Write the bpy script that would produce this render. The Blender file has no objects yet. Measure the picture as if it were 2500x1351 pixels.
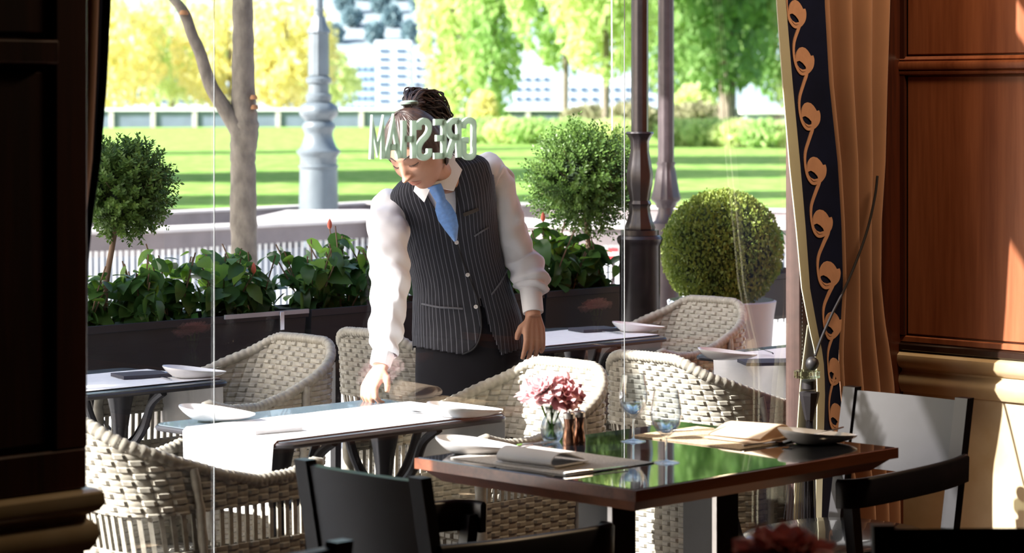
import bpy, bmesh, math, random
from mathutils import Vector, Matrix, Euler, noise
random.seed(7)
sc = bpy.context.scene
# ------------------------------------------------------------ camera, sky, sun, exposure
F, CXP, YH, EYE = 6100.0, 1250.0, 250.0, 1.65
cam_d = bpy.data.cameras.new('camera'); cam = bpy.data.objects.new('camera', cam_d)
sc.collection.objects.link(cam); sc.camera = cam
cam.location = (0, 0, EYE); cam.rotation_euler = (math.pi/2, 0, 0)
cam_d.sensor_width = 36; cam_d.sensor_fit = 'HORIZONTAL'; cam_d.lens = 36*F/2500
cam_d.shift_y = -(675.5-YH)/2500
cam_d.clip_start = .1; cam_d.clip_end = 3000
cam_d.dof.use_dof = True; cam_d.dof.focus_distance = 8.3; cam_d.dof.aperture_fstop = 5.0
sc.view_settings.view_transform = 'Standard'; sc.view_settings.look = 'None'
sc.view_settings.exposure = 0.5; sc.view_settings.gamma = 1.0
sc.view_settings.use_curve_mapping = False
sc.cycles.transparent_max_bounces = 16; sc.cycles.max_bounces = 8
sc.cycles.caustics_reflective = False; sc.cycles.caustics_refractive = False
sc.cycles.sample_clamp_indirect = 6.0
wd = bpy.data.worlds.new('sky'); sc.world = wd; wd.use_nodes = True
wn = wd.node_tree; wn.nodes.clear()
sky = wn.nodes.new('ShaderNodeTexSky'); sky.sky_type = 'NISHITA'; sky.sun_disc = False
sky.sun_elevation = math.radians(33); sky.sun_rotation = math.radians(250); sky.air_density = 1.0; sky.dust_density = 2.5
bgn = wn.nodes.new('ShaderNodeBackground'); bgn.inputs['Strength'].default_value = 0.30
won = wn.nodes.new('ShaderNodeOutputWorld')
wn.links.new(sky.outputs[0], bgn.inputs[0]); wn.links.new(bgn.outputs[0], won.inputs[0])
SUN = Vector((1.04, .375, -.66)).normalized()
sd = bpy.data.lights.new('sun', 'SUN'); sd.energy = 15; sd.angle = math.radians(.6); sd.color = (1, .97, .92)
so = bpy.data.objects.new('sun', sd); sc.collection.objects.link(so)
so.rotation_euler = SUN.to_track_quat('-Z', 'Y').to_euler(); so.location = (-8, 4, 8)
def area(name, loc, rot, size, e, col):
    d = bpy.data.lights.new(name, 'AREA'); d.energy = e; d.size = size; d.color = col
    o = bpy.data.objects.new(name, d); o.location = loc; o.rotation_euler = rot; sc.collection.objects.link(o); return o
# ceiling lamps of the dining room (above and behind the photographer's view)
R2 = math.sqrt(.5)
def W(a, b, z=0.0): return Vector(((b-a)*R2, (b+a)*R2, z))       # a: out through the window, b: along the facade
def P(px, py, Y): return Vector(((px-CXP)/F*Y, Y, EYE-(py-YH)/F*Y))
def PZ(px, py, z): return P(px, py, F*(EYE-z)/(py-YH))
def ab(v): return ((v.y-v.x)*R2, (v.y+v.x)*R2)
def onA(px, py, a):                                               # point of the plane a = const seen at a pixel
    t = (px-CXP)/F; Y = a/R2/(1-t); return P(px, py, Y)
area('ceiling_lamp_light', W(3.5, 6.2, 3.3), (0, 0, 0), .5, 38, (1, .72, .45))

# ------------------------------------------------------------ materials
MATS = {}
def mat(name, col, rough=.5, metal=0, spec=.5, var=.0, vscale=8, bump=0, bscale=60, coat=0, sheen=0, trans=0, stretch=(1,1,1), col2=None, bdist=.002):
    if name in MATS: return MATS[name]
    m = bpy.data.materials.new(name); m.use_nodes = True; MATS[name] = m
    nt = m.node_tree; nt.nodes.clear()
    out = nt.nodes.new('ShaderNodeOutputMaterial'); p = nt.nodes.new('ShaderNodeBsdfPrincipled')
    p.inputs['Base Color'].default_value = (*col, 1); p.inputs['Roughness'].default_value = rough
    p.inputs['Metallic'].default_value = metal; p.inputs['Specular IOR Level'].default_value = spec
    p.inputs['Coat Weight'].default_value = coat; p.inputs['Sheen Weight'].default_value = sheen
    tc = nt.nodes.new('ShaderNodeTexCoord'); mp = nt.nodes.new('ShaderNodeMapping'); mp.inputs['Scale'].default_value = stretch
    nt.links.new(tc.outputs['Object'], mp.inputs[0])
    n = nt.nodes.new('ShaderNodeTexNoise'); n.inputs['Scale'].default_value = vscale; n.inputs['Detail'].default_value = 4
    nt.links.new(mp.outputs[0], n.inputs['Vector'])
    r = nt.nodes.new('ShaderNodeValToRGB')
    c2 = col2 if col2 else tuple(max(0, c*(1-var)) for c in col)
    c1 = col if col2 else tuple(min(1, c*(1+var)) for c in col)
    r.color_ramp.elements[0].position = .32; r.color_ramp.elements[1].position = .68
    r.color_ramp.elements[0].color = (*c2, 1); r.color_ramp.elements[1].color = (*c1, 1)
    nt.links.new(n.outputs['Fac'], r.inputs[0]); nt.links.new(r.outputs[0], p.inputs['Base Color'])
    if bump:
        n2 = nt.nodes.new('ShaderNodeTexNoise'); n2.inputs['Scale'].default_value = bscale; n2.inputs['Detail'].default_value = 3
        nt.links.new(mp.outputs[0], n2.inputs['Vector'])
        bp = nt.nodes.new('ShaderNodeBump'); bp.inputs['Strength'].default_value = bump; bp.inputs['Distance'].default_value = bdist
        nt.links.new(n2.outputs['Fac'], bp.inputs['Height']); nt.links.new(bp.outputs[0], p.inputs['Normal'])
    sh = p.outputs[0]
    if trans:
        tr = nt.nodes.new('ShaderNodeBsdfTranslucent'); nt.links.new(r.outputs[0], tr.inputs[0])
        mx = nt.nodes.new('ShaderNodeMixShader'); mx.inputs[0].default_value = trans
        nt.links.new(sh, mx.inputs[1]); nt.links.new(tr.outputs[0], mx.inputs[2]); sh = mx.outputs[0]
    nt.links.new(sh, out.inputs[0]); return m
def thin_glass(name, base, tint=(1,1,1), rough=0.0, power=5):
    m = bpy.data.materials.new(name); m.use_nodes = True; MATS[name] = m
    nt = m.node_tree; nt.nodes.clear(); L = nt.links.new
    out = nt.nodes.new('ShaderNodeOutputMaterial'); tr = nt.nodes.new('ShaderNodeBsdfTransparent'); tr.inputs[0].default_value = (*tint, 1)
    gl = nt.nodes.new('ShaderNodeBsdfGlossy'); gl.inputs['Roughness'].default_value = rough
    lw = nt.nodes.new('ShaderNodeLayerWeight'); lw.inputs[0].default_value = .5
    pw = nt.nodes.new('ShaderNodeMath'); pw.operation = 'POWER'; pw.inputs[1].default_value = power
    ml = nt.nodes.new('ShaderNodeMath'); ml.operation = 'MULTIPLY_ADD'; ml.inputs[1].default_value = 1-base; ml.inputs[2].default_value = base
    L(lw.outputs['Facing'], pw.inputs[0]); L(pw.outputs[0], ml.inputs[0])
    mx = nt.nodes.new('ShaderNodeMixShader'); L(ml.outputs[0], mx.inputs[0]); L(tr.outputs[0], mx.inputs[1]); L(gl.outputs[0], mx.inputs[2])
    L(mx.outputs[0], out.inputs[0]); return m
def solid_glass(name, tint=(1,1,1), share=.35):
    m = bpy.data.materials.new(name); m.use_nodes = True; MATS[name] = m
    nt = m.node_tree; nt.nodes.clear(); L = nt.links.new
    out = nt.nodes.new('ShaderNodeOutputMaterial'); g = nt.nodes.new('ShaderNodeBsdfGlass'); g.inputs['IOR'].default_value = 1.45
    g.inputs['Color'].default_value = (*tint, 1); g.inputs['Roughness'].default_value = 0.0
    tr = nt.nodes.new('ShaderNodeBsdfTransparent'); tr.inputs[0].default_value = (*tint, 1)
    mx = nt.nodes.new('ShaderNodeMixShader'); mx.inputs[0].default_value = share
    L(g.outputs[0], mx.inputs[1]); L(tr.outputs[0], mx.inputs[2]); L(mx.outputs[0], out.inputs[0]); return m
def wood(name, c1, c2, rough=.35, scale=14, axis=2, coat=.3, dist=3.0):
    m = bpy.data.materials.new(name); m.use_nodes = True; MATS[name] = m
    nt = m.node_tree; nt.nodes.clear(); L = nt.links.new
    out = nt.nodes.new('ShaderNodeOutputMaterial'); p = nt.nodes.new('ShaderNodeBsdfPrincipled')
    p.inputs['Roughness'].default_value = rough; p.inputs['Coat Weight'].default_value = coat; p.inputs['Coat Roughness'].default_value = .12
    tc = nt.nodes.new('ShaderNodeTexCoord'); mp = nt.nodes.new('ShaderNodeMapping')
    s = [1, 1, 1]; s[axis] = .06; mp.inputs['Scale'].default_value = s
    L(tc.outputs['Object'], mp.inputs[0])
    n = nt.nodes.new('ShaderNodeTexNoise'); n.inputs['Scale'].default_value = scale; n.inputs['Detail'].default_value = 8; n.inputs['Distortion'].default_value = dist*.3
    n2 = nt.nodes.new('ShaderNodeTexNoise'); n2.inputs['Scale'].default_value = scale*9; n2.inputs['Detail'].default_value = 3
    L(mp.outputs[0], n.inputs['Vector']); L(mp.outputs[0], n2.inputs['Vector'])
    ad = nt.nodes.new('ShaderNodeMath'); ad.operation = 'MULTIPLY_ADD'; ad.inputs[1].default_value = .35
    L(n2.outputs['Fac'], ad.inputs[0]); L(n.outputs['Fac'], ad.inputs[2])
    r = nt.nodes.new('ShaderNodeValToRGB'); r.color_ramp.elements[0].position = .48; r.color_ramp.elements[1].position = .85
    r.color_ramp.elements[0].color = (*c2, 1); r.color_ramp.elements[1].color = (*c1, 1)
    L(ad.outputs[0], r.inputs[0]); L(r.outputs[0], p.inputs['Base Color']); L(p.outputs[0], out.inputs[0]); return m
M = {}
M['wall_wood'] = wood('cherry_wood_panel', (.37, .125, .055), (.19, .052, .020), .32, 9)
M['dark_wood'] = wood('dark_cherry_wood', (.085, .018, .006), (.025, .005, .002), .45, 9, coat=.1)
M['stone'] = mat('cream_marble', (.66, .55, .38), .25, var=.0, col2=(.50, .37, .21), vscale=5, coat=.2)
M['room'] = mat('room_plaster', (.035, .02, .012), .9, var=.1)
M['floor'] = wood('floor_wood', (.10, .045, .02), (.05, .02, .01), .3, 6, axis=0)
M['deck'] = wood('deck_wood', (.20, .21, .23), (.12, .12, .14), .5, 6, axis=0)
M['pave'] = mat('street_paving', (.62, .60, .57), .8, var=.08, vscale=3)
M['jamb'] = mat('brown_window_frame', (.045, .022, .018), .45, var=.15, vscale=30)
M['seal'] = mat('glazing_seal', (.42, .45, .48), .5, var=.05)
M['glass'] = thin_glass('window_glass', .075)
M['pane_letter'] = mat('frosted_letter', (.60, .70, .63), .3, var=.06, vscale=20, trans=.45)
M['concrete'] = mat('pale_concrete', (.50, .47, .46), .8, var=.08, vscale=4)
M['mauve'] = mat('mauve_grey_stone', (.17, .145, .15), .75, var=.12, vscale=5)
M['bluegrey'] = mat('blue_grey_panel', (.33, .39, .50), .6, var=.12, vscale=1)
M['white'] = mat('white_paint', (.82, .84, .86), .6, var=.03)

# ------------------------------------------------------------ mesh helpers
class B:
    def __init__(s): s.v = []; s.f = []; s.uv = None
    def add(s, vs, fs):
        o = len(s.v); s.v += [tuple(v) for v in vs]; s.f += [tuple(i+o for i in f) for f in fs]; return s
    def box(s, x0, x1, y0, y1, z0, z1, c=0.0, T=None):
        if c <= 0:
            vs = [(x, y, z) for z in (z0, z1) for y in (y0, y1) for x in (x0, x1)]
            fs = [(0,2,3,1), (4,5,7,6), (0,1,5,4), (2,6,7,3), (0,4,6,2), (1,3,7,5)]
        else:
            bm = bmesh.new(); bmesh.ops.create_cube(bm, size=1)
            for v in bm.verts: v.co = Vector(((x0+x1)/2+v.co.x*(x1-x0), (y0+y1)/2+v.co.y*(y1-y0), (z0+z1)/2+v.co.z*(z1-z0)))
            bmesh.ops.bevel(bm, geom=list(bm.edges), offset=c, segments=1, affect='EDGES', profile=.6)
            bm.verts.index_update(); vs = [v.co.copy() for v in bm.verts]; fs = [[v.index for v in f.verts] for f in bm.faces]; bm.free()
        if T is not None: vs = [T @ Vector(v) for v in vs]
        return s.add(vs, fs)
    def tube(s, pts, r, n=10, cap=True, closed=False, sy=1.0, up=None):
        pts = [Vector(p) for p in pts]; m = len(pts); rs = r if isinstance(r, (list, tuple)) else [r]*m
        vs = []; prev = None
        for i, p in enumerate(pts):
            if closed: t = pts[(i+1) % m]-pts[i-1]
            else: t = pts[min(i+1, m-1)]-pts[max(i-1, 0)]
            if t.length < 1e-9: t = Vector((0, 0, 1))
            t.normalize()
            if up is not None: a = Vector(up)-t*t.dot(Vector(up))
            elif prev is None: a = t.orthogonal()
            else: a = prev-t*t.dot(prev)
            if a.length < 1e-6: a = t.orthogonal()
            a.normalize(); prev = a; b = t.cross(a)
            for k in range(n):
                an = 2*math.pi*k/n; vs.append(p+(a*math.cos(an)+b*math.sin(an)*sy)*rs[i])
        fs = []
        for i in range(m if closed else m-1):
            j = (i+1) % m
            for k in range(n): fs.append((i*n+k, i*n+(k+1) % n, j*n+(k+1) % n, j*n+k))
        if cap and not closed: fs.append(tuple(reversed(range(n)))); fs.append(tuple((m-1)*n+k for k in range(n)))
        return s.add(vs, fs)
    def lathe(s, prof, n=24, c=(0, 0, 0), cap=True, flute=0, famp=0):
        vs = []
        for (r, z) in prof:
            for k in range(n):
                an = 2*math.pi*k/n; rr = r*(1+(famp*math.cos(flute*an) if flute else 0))
                vs.append((c[0]+rr*math.cos(an), c[1]+rr*math.sin(an), c[2]+z))
        fs = [(i*n+k, i*n+(k+1) % n, (i+1)*n+(k+1) % n, (i+1)*n+k) for i in range(len(prof)-1) for k in range(n)]
        if cap: fs.append(tuple(reversed(range(n)))); fs.append(tuple((len(prof)-1)*n+k for k in range(n)))
        return s.add(vs, fs)
    def prism(s, poly, z0, z1, T=None):
        n = len(poly); vs = [(x, y, z0) for x, y in poly]+[(x, y, z1) for x, y in poly]
        fs = [tuple(reversed(range(n))), tuple(range(n, 2*n))]+[(i, (i+1) % n, n+(i+1) % n, n+i) for i in range(n)]
        if T is not None: vs = [T @ Vector(v) for v in vs]
        return s.add(vs, fs)
    def grid(s, fn, nu, nv, closed_u=False):
        vs = [fn(i/(nu if closed_u else nu), j/nv) for j in range(nv+1) for i in range(nu+(0 if closed_u else 1))]
        w = nu+(0 if closed_u else 1); fs = []
        for j in range(nv):
            for i in range(nu): i2 = (i+1) % w; fs.append((j*w+i, j*w+i2, (j+1)*w+i2, (j+1)*w+i))
        return s.add(vs, fs)
    def sheet(s, fn, nu, nv, th):       # a grid given a thickness along its own normals
        P_ = [[Vector(fn(i/nu, j/nv)) for i in range(nu+1)] for j in range(nv+1)]
        top = []; bot = []
        for j in range(nv+1):
            for i in range(nu+1):
                du = P_[j][min(i+1, nu)]-P_[j][max(i-1, 0)]; dv = P_[min(j+1, nv)][i]-P_[max(j-1, 0)][i]
                nn = du.cross(dv); nn = nn.normalized() if nn.length > 1e-12 else Vector((0, 0, 1))
                top.append(P_[j][i]+nn*th/2); bot.append(P_[j][i]-nn*th/2)
        w = nu+1; K = len(top); fs = []
        for j in range(nv):
            for i in range(nu):
                q = (j*w+i, j*w+i+1, (j+1)*w+i+1, (j+1)*w+i); fs.append(q); fs.append(tuple(K+x for x in reversed(q)))
        ring = [i for i in range(w)]+[j*w+nu for j in range(1, nv+1)]+[nv*w+i for i in range(nu-1, -1, -1)]+[j*w for j in range(nv-1, 0, -1)]
        for a_, b_ in zip(ring, ring[1:]+ring[:1]): fs.append((b_, a_, K+a_, K+b_))
        return s.add(top+bot, fs)
    def mesh(s, name, m, smooth=True, ang=40):
        me = bpy.data.meshes.new(name); me.from_pydata(s.v, [], s.f)
        if s.uv:
            l = me.uv_layers.new(name='UVMap')
            for lp in me.loops: l.data[lp.index].uv = s.uv[lp.vertex_index]
        for x in (m if isinstance(m, (list, tuple)) else [m]): me.materials.append(x)
        if smooth: me.shade_smooth(); me.set_sharp_from_angle(angle=math.radians(ang))
        me.update(); return me
def obj(name, b, m, parent=None, kind=None, loc=None, rot=None, smooth=True, label=None, ang=40):
    me = b if isinstance(b, bpy.types.Mesh) else b.mesh(name, m, smooth, ang)
    o = bpy.data.objects.new(name, me); sc.collection.objects.link(o)
    if parent is not None: o.parent = parent
    if loc is not None: o.location = loc
    if rot is not None: o.rotation_euler = rot
    if kind: o['kind'] = kind
    if label: o['label'] = label
    return o
def thing(name, label, cat, loc=(0, 0, 0), rotz=0, group=None, kind=None):
    o = bpy.data.objects.new(name, None); sc.collection.objects.link(o); o.empty_display_size = .1
    o.location = loc; o.rotation_euler = (0, 0, rotz)
    if kind: o['kind'] = kind
    else: o['label'] = label; o['category'] = cat
    if group: o['group'] = group
    return o
def tag(o, label, cat, group=None):
    o['label'] = label; o['category'] = cat
    if group: o['group'] = group
    return o
def dup(root, loc=None, rotz=None, label=None, group=None):
    r = root.copy(); sc.collection.objects.link(r)
    if loc is not None: r.location = loc
    if rotz is not None: r.rotation_euler = (0, 0, rotz)
    if label: r['label'] = label
    if group: r['group'] = group
    for ch in list(root.children):
        c = ch.copy(); sc.collection.objects.link(c); c.parent = r
        for g in list(ch.children):
            d = g.copy(); sc.collection.objects.link(d); d.parent = c
    return r
def wbox(b, a0, a1, b0, b1, z0, z1, c=0.0):                     # box aligned with the facade
    return b.box(b0, b1, a0, a1, z0, z1, c, T=AB)
AB = Matrix.Rotation(math.pi/4, 4, 'Z')                         # local x = along facade, local y = outwards
def spline(pts, n=8):
    out = []; pts = [Vector(p) for p in pts]
    for i in range(len(pts)-1):
        p0 = pts[max(i-1, 0)]; p1 = pts[i]; p2 = pts[i+1]; p3 = pts[min(i+2, len(pts)-1)]
        for k in range(n):
            t = k/n; out.append(.5*((2*p1)+(p2-p0)*t+(2*p0-5*p1+4*p2-p3)*t*t+(3*p1-p0-3*p2+p3)*t**3))
    out.append(pts[-1]); return out
def lerp(a, b, t): return a+(b-a)*t
def interp(tab, x):
    if x <= tab[0][0]: return tab[0][1:]
    for p, q in zip(tab, tab[1:]):
        if x <= q[0]:
            t = (x-p[0])/(q[0]-p[0]); return tuple(lerp(u, v, t) for u, v in zip(p[1:], q[1:]))
    return tab[-1][1:]

# ------------------------------------------------------------ room shell
GA = 4.94                 # plane of the window glass
obj('floor', wbox(B(), -4, GA, -5, 12, -.06, 0), M['floor'], kind='structure')
obj('ceiling', wbox(B(), -4, GA+.05, -5, 12, 3.6, 3.7), M['room'], kind='structure')
obj('wall_back', wbox(B(), -4.1, -4, -5, 12, 0, 3.6), M['room'], kind='structure')
obj('wall_side', wbox(B(), -4, GA, -5.1, -5, 0, 3.6), M['room'], kind='structure')
obj('wall_end', wbox(B(), -4, GA, 12, 12.1, 0, 3.6), M['room'], kind='structure')
JB0, JB1 = 6.19, 6.27
def strip_path(b, prof, path, closed=False):                     # sweep (p, z) profile; path gives (a, b, da, db) per unit p
    vs = []; n = len(prof)
    for (a, bb, da, db) in path:
        for (p, z) in prof: vs.append(W(a+da*p, bb+db*p, z))
    fs = [(i*n+k, i*n+k+1, (i+1)*n+k+1, (i+1)*n+k) for i in range(len(path)-1) for k in range(n-1)]
    return b.add(vs, fs)
wl = thing('wall_left', None, None, kind='structure')
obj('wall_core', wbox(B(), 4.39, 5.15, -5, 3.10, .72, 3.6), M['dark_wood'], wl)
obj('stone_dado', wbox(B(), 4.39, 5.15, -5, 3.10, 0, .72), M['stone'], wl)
cap = [(0, .70), (.012, .70), (.020, .712), (.028, .735), (.024, .755), (.008, .768), (.008, .775), (.026, .785), (.036, .80), (.034, .822), (.022, .832), (-.02, .834)]
obj('dado_cap', strip_path(B(), cap, [(4.39, -5, -1, 0), (4.39, 3.10, -1, 1), (5.15, 3.10, 0, 1)]), M['stone'], wl)
def wpart(name, a0, a1, b0, b1, z0, z1, m, par, c=.004):
    return obj(name, wbox(B(), a0, a1, b0, b1, z0, z1, c), m, par)
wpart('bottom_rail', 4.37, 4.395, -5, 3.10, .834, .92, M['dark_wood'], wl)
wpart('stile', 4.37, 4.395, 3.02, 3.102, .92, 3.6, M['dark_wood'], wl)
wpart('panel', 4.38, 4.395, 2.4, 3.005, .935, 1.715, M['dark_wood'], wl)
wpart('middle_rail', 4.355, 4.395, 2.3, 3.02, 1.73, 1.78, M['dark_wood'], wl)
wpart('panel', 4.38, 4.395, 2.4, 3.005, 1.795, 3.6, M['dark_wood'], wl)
wr = thing('wall_right', None, None, kind='structure')
obj('wall_core', wbox(B(), 4.37, 5.15, 6.72, 12, .72, 3.6), M['wall_wood'], wr)
obj('stone_dado', wbox(B(), 4.37, 5.15, 6.72, 12, 0, .72), M['stone'], wr)
obj('dado_cap', strip_path(B(), cap, [(5.1, 6.72, 0, -1), (4.37, 6.72, -1, -1), (4.37, 12, -1, 0)]), M['stone'], wr)
M['black_wood'] = mat('black_base_moulding', (.02, .008, .005), .25, var=.2, coat=.4)
wpart('base_moulding', 4.37, 5.1, 6.695, 6.72, .834, .862, M['black_wood'], wr, .006)
wpart('bottom_rail', 4.36, 5.1, 6.705, 6.72, .862, .885, M['wall_wood'], wr)
wpart('panel', 4.30, 4.875, 6.708, 6.722, .89, 1.735, M['wall_wood'], wr, .003)
wpart('stile', 4.88, 4.97, 6.70, 6.722, .885, 3.6, M['dark_wood'], wr, .003)
mr = [(0, 1.738), (.012, 1.742), (.014, 1.75), (.008, 1.754), (.016, 1.758), (.02, 1.772), (.016, 1.782), (.008, 1.785), (.012, 1.79), (.004, 1.80), (0, 1.80)]
obj('middle_rail', strip_path(B(), mr, [(4.97, 6.71, 0, -1), (4.30, 6.71, 0, -1)]), M['wall_wood'], wr)
wpart('panel', 4.30, 4.875, 6.708, 6.722, 1.805, 3.6, M['wall_wood'], wr, .003)
obj('wall_jamb', wbox(B(), 4.90, 5.0, JB1, 6.72, 0, 3.6), M['dark_wood'], kind='structure')
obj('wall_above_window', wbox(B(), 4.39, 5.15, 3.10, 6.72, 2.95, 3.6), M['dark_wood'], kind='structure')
win = thing('window_1', None, None, kind='structure')
PB = [3.10, 3.888, 5.406, JB0]
for i in range(3):
    pb = B()
    for aa, fl_ in ((GA-.005, 0), (GA+.005, 1)):
        q = [(PB[i], aa, .06), (PB[i+1], aa, .06), (PB[i+1], aa, 2.93), (PB[i], aa, 2.93)]
        pb.add([AB @ Vector(v) for v in q], [(0, 1, 2, 3) if not fl_ else (3, 2, 1, 0)])
    obj('pane', pb, M['glass'], win, smooth=False)
    if i: obj('seal', wbox(B(), GA-.0008, GA+.0008, PB[i]-.0012, PB[i]+.0012, .06, 2.93), M['seal'], win)
obj('jamb', wbox(B(), GA-.03, GA+.03, JB0, JB1, 0, 2.95, .004), M['jamb'], win)
st = B()
for k in range(70):
    wbox(st, GA-.032, GA-.03, JB0+.008, JB0+.0095, .5+k*.012, .506+k*.012)
    wbox(st, GA-.032, GA-.03, JB0+.048, JB0+.0495, .5+k*.012, .506+k*.012)
obj('stitching', st, M['seal'], win, kind='stuff')
obj('bottom_rail', wbox(B(), GA-.03, GA+.03, 3.10, JB0, 0, .06, .004), M['jamb'], win)
obj('top_rail', wbox(B(), GA-.03, GA+.03, 3.10, JB1, 2.93, 2.96, .004), M['jamb'], win)

# sign letters applied to the outside of the glass (they read from the street, mirrored from in here)
sign = thing('window_lettering', 'pale green raised letters on the window glass, read backwards from inside', 'lettering', W(GA+.005, 4.413, 1.493), math.pi/4)
BARS = {  # each letter as strokes in a 1 x 2 box (x from its own left as read from the street)
 'G': [[(.95,1.55),(.9,1.85),(.5,2),(.12,1.85),(.1,1.4),(.1,.6),(.12,.15),(.5,0),(.9,.15),(.92,.6),(.92,.9),(.55,.9)]],
 'R': [[(.12,0),(.12,2)],[(.12,1.96),(.6,1.96),(.9,1.75),(.9,1.35),(.6,1.1),(.12,1.1)],[(.5,1.1),(.95,0)]],
 'E': [[(.12,0),(.12,2)],[(.12,1.9),(.9,1.9)],[(.12,1.05),(.75,1.05)],[(.12,.1),(.9,.1)]],
 'S': [[(.92,1.5),(.88,1.82),(.5,1.97),(.14,1.82),(.12,1.45),(.35,1.15),(.7,.9),(.92,.55),(.88,.18),(.5,.03),(.12,.18),(.08,.5)]],
 'H': [[(.12,0),(.12,2)],[(.88,0),(.88,2)],[(.12,1.02),(.88,1.02)]],
 'A': [[(.03,0),(.5,2),(.97,0)],[(.22,.6),(.78,.6)]],
 'M': [[(.06,0),(.1,2),(.5,.4),(.9,2),(.94,0)]]}
def ribbon(b, pts, w, z0, z1):
    pts = [Vector((p[0], p[1])) for p in pts]; L = []; Rr = []
    for i, p in enumerate(pts):
        if i == 0: d = pts[1]-p; k = 1
        elif i == len(pts)-1: d = p-pts[i-1]; k = 1
        else:
            d1 = (p-pts[i-1]).normalized(); d2 = (pts[i+1]-p).normalized(); d = d1+d2
            if d.length < 1e-4: d = d1
            k = min(1/max(.35, d.normalized().dot(d1)), 2.2)
        d.normalize(); nn = Vector((-d.y, d.x))*w/2*k; L.append(p+nn); Rr.append(p-nn)
    n = len(pts); vs = []
    for z in (z0, z1): vs += [(q.x, q.y, z) for q in L]+[(q.x, q.y, z) for q in Rr]
    fs = []; o = 2*n
    for i in range(n-1):
        fs += [(i, n+i, n+i+1, i+1), (o+i, o+i+1, o+n+i+1, o+n+i), (i, i+1, o+i+1, o+i), (n+i, o+n+i, o+n+i+1, n+i+1)]
    fs += [(0, o, o+n, n), (n-1, 2*n-1, o+2*n-1, o+n-1)]
    return b.add(vs, fs)
wd_, hh = .046, .114
order = 'GRESHAM'; step = .394/7
for i, ch in enumerate(order):
    right = .394-i*step-.004                       # local x of the letter's left edge as seen from the street
    b = B(); raw = B()
    for stroke in BARS[ch]:
        q = [(p[0], p[1]) for p in stroke]
        if ch in 'GS' or (ch == 'R' and len(q) == 6): q = [(v.x, v.y) for v in spline([(x, y, 0) for x, y in q], 4)]
        q = [(right-x*wd_, .006+y/2*(hh-.012)) for x, y in q]
        if ch == 'M': q = [(x, y) for x, y in q]
        ribbon(raw, q, .0145 if ch in 'M' else .0168, 0, .008)
    b.add([(x, z, y) for x, y, z in raw.v], [tuple(reversed(f)) for f in raw.f])
    obj('letter', b, M['pane_letter'], sign, smooth=False)
# ------------------------------------------------------------ ground outside
terr = thing('floor_terrace', None, None, kind='structure')
obj('deck_bed', wbox(B(), GA, 7.6, -3, 10, -.08, -.03), M['deck'], terr)
bm_ = B().box(-.65, .65, -.066, .066, -.03, 0, .004)
plank_mesh = bm_.mesh('deck_plank', M['deck'])
k = 0
for i in range(19):
    for j in range(10):
        if k >= 300: break
        o = obj('plank', plank_mesh, None, terr, loc=W(GA+.07+i*.14, -2.2+j*1.305+(i % 2)*.6, 0), rot=(0, 0, math.pi/4)); k += 1
obj('ground_street', B().add([(-60, 2, -.1), (80, 2, -.1), (80, 39, -.1), (-60, 39, -.1)], [(0, 1, 2, 3)]), M['pave'], kind='structure')
def grass_mat():
    m = bpy.data.materials.new('lawn_grass'); m.use_nodes = True; nt = m.node_tree; nt.nodes.clear(); L = nt.links.new
    out = nt.nodes.new('ShaderNodeOutputMaterial'); p = nt.nodes.new('ShaderNodeBsdfPrincipled'); p.inputs['Roughness'].default_value = .9
    p.inputs['Specular IOR Level'].default_value = .1
    tc = nt.nodes.new('ShaderNodeTexCoord'); mp = nt.nodes.new('ShaderNodeMapping'); mp.inputs['Scale'].default_value = (1, .5, 1)
    n = nt.nodes.new('ShaderNodeTexNoise'); n.inputs['Scale'].default_value = 2.2; n.inputs['Detail'].default_value = 7
    r = nt.nodes.new('ShaderNodeValToRGB'); r.color_ramp.elements[0].position = .3; r.color_ramp.elements[1].position = .7
    r.color_ramp.elements[0].color = (.13, .30, .045, 1); r.color_ramp.elements[1].color = (.31, .44, .12, 1)
    L(tc.outputs['Object'], mp.inputs[0]); L(mp.outputs[0], n.inputs['Vector']); L(n.outputs['Fac'], r.inputs[0]); L(r.outputs[0], p.inputs['Base Color'])
    n2 = nt.nodes.new('ShaderNodeTexNoise'); n2.inputs['Scale'].default_value = 40; L(tc.outputs['Object'], n2.inputs['Vector'])
    bp = nt.nodes.new('ShaderNodeBump'); bp.inputs['Strength'].default_value = .5; bp.inputs['Distance'].default_value = .04
    L(n2.outputs['Fac'], bp.inputs['Height']); L(bp.outputs[0], p.inputs['Normal']); L(p.outputs[0], out.inputs[0]); return m
lawn = obj('lawn', B().grid(lambda u, v: (-70+u*190, 39+v*121, .0+.12*math.sin(u*17+v*3)*v), 40, 20), grass_mat(), kind='structure')
obj('ground_far', B().add([(-600, 160, -1), (800, 160, -1), (800, 1500, -1), (-600, 1500, -1)], [(0, 1, 2, 3)]), mat('far_ground', (.45, .47, .42), .9, var=.1, vscale=.05), kind='structure')
# low stone walls and slab between street and lawn
bk = B()
sl = thing('wall_low_slab', None, None, kind='structure')
def quadprism(b, pts, z0, z1):
    n = len(pts); vs = [(p[0], p[1], z0) for p in pts]+[(p[0], p[1], z1) for p in pts]
    return b.add(vs, [tuple(reversed(range(n))), tuple(range(n, 2*n))]+[(i, (i+1) % n, n+(i+1) % n, n+i) for i in range(n)])
fl = lambda px, Y: ((px-CXP)/F*Y, Y)
zs = .67
def YZ(py, z): return F*(EYE-z)/(py-YH)
front = [(-200, 574), (400, 561), (893, 536), (1400, 551), (2400, 556)]
FR = [fl(px, YZ(py, zs)) for px, py in front]
BKK = [fl(px, YZ(py, zs)) for px, py in [(2400, 541), (1400, 538), (893, 512), (700, 513), (560, 545), (400, 552), (-200, 560)]]
obj('slab_top', quadprism(B(), FR+BKK, zs-.025, zs), M['concrete'], sl, smooth=False)
inset = [(x, y+.03) for x, y in FR]
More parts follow.
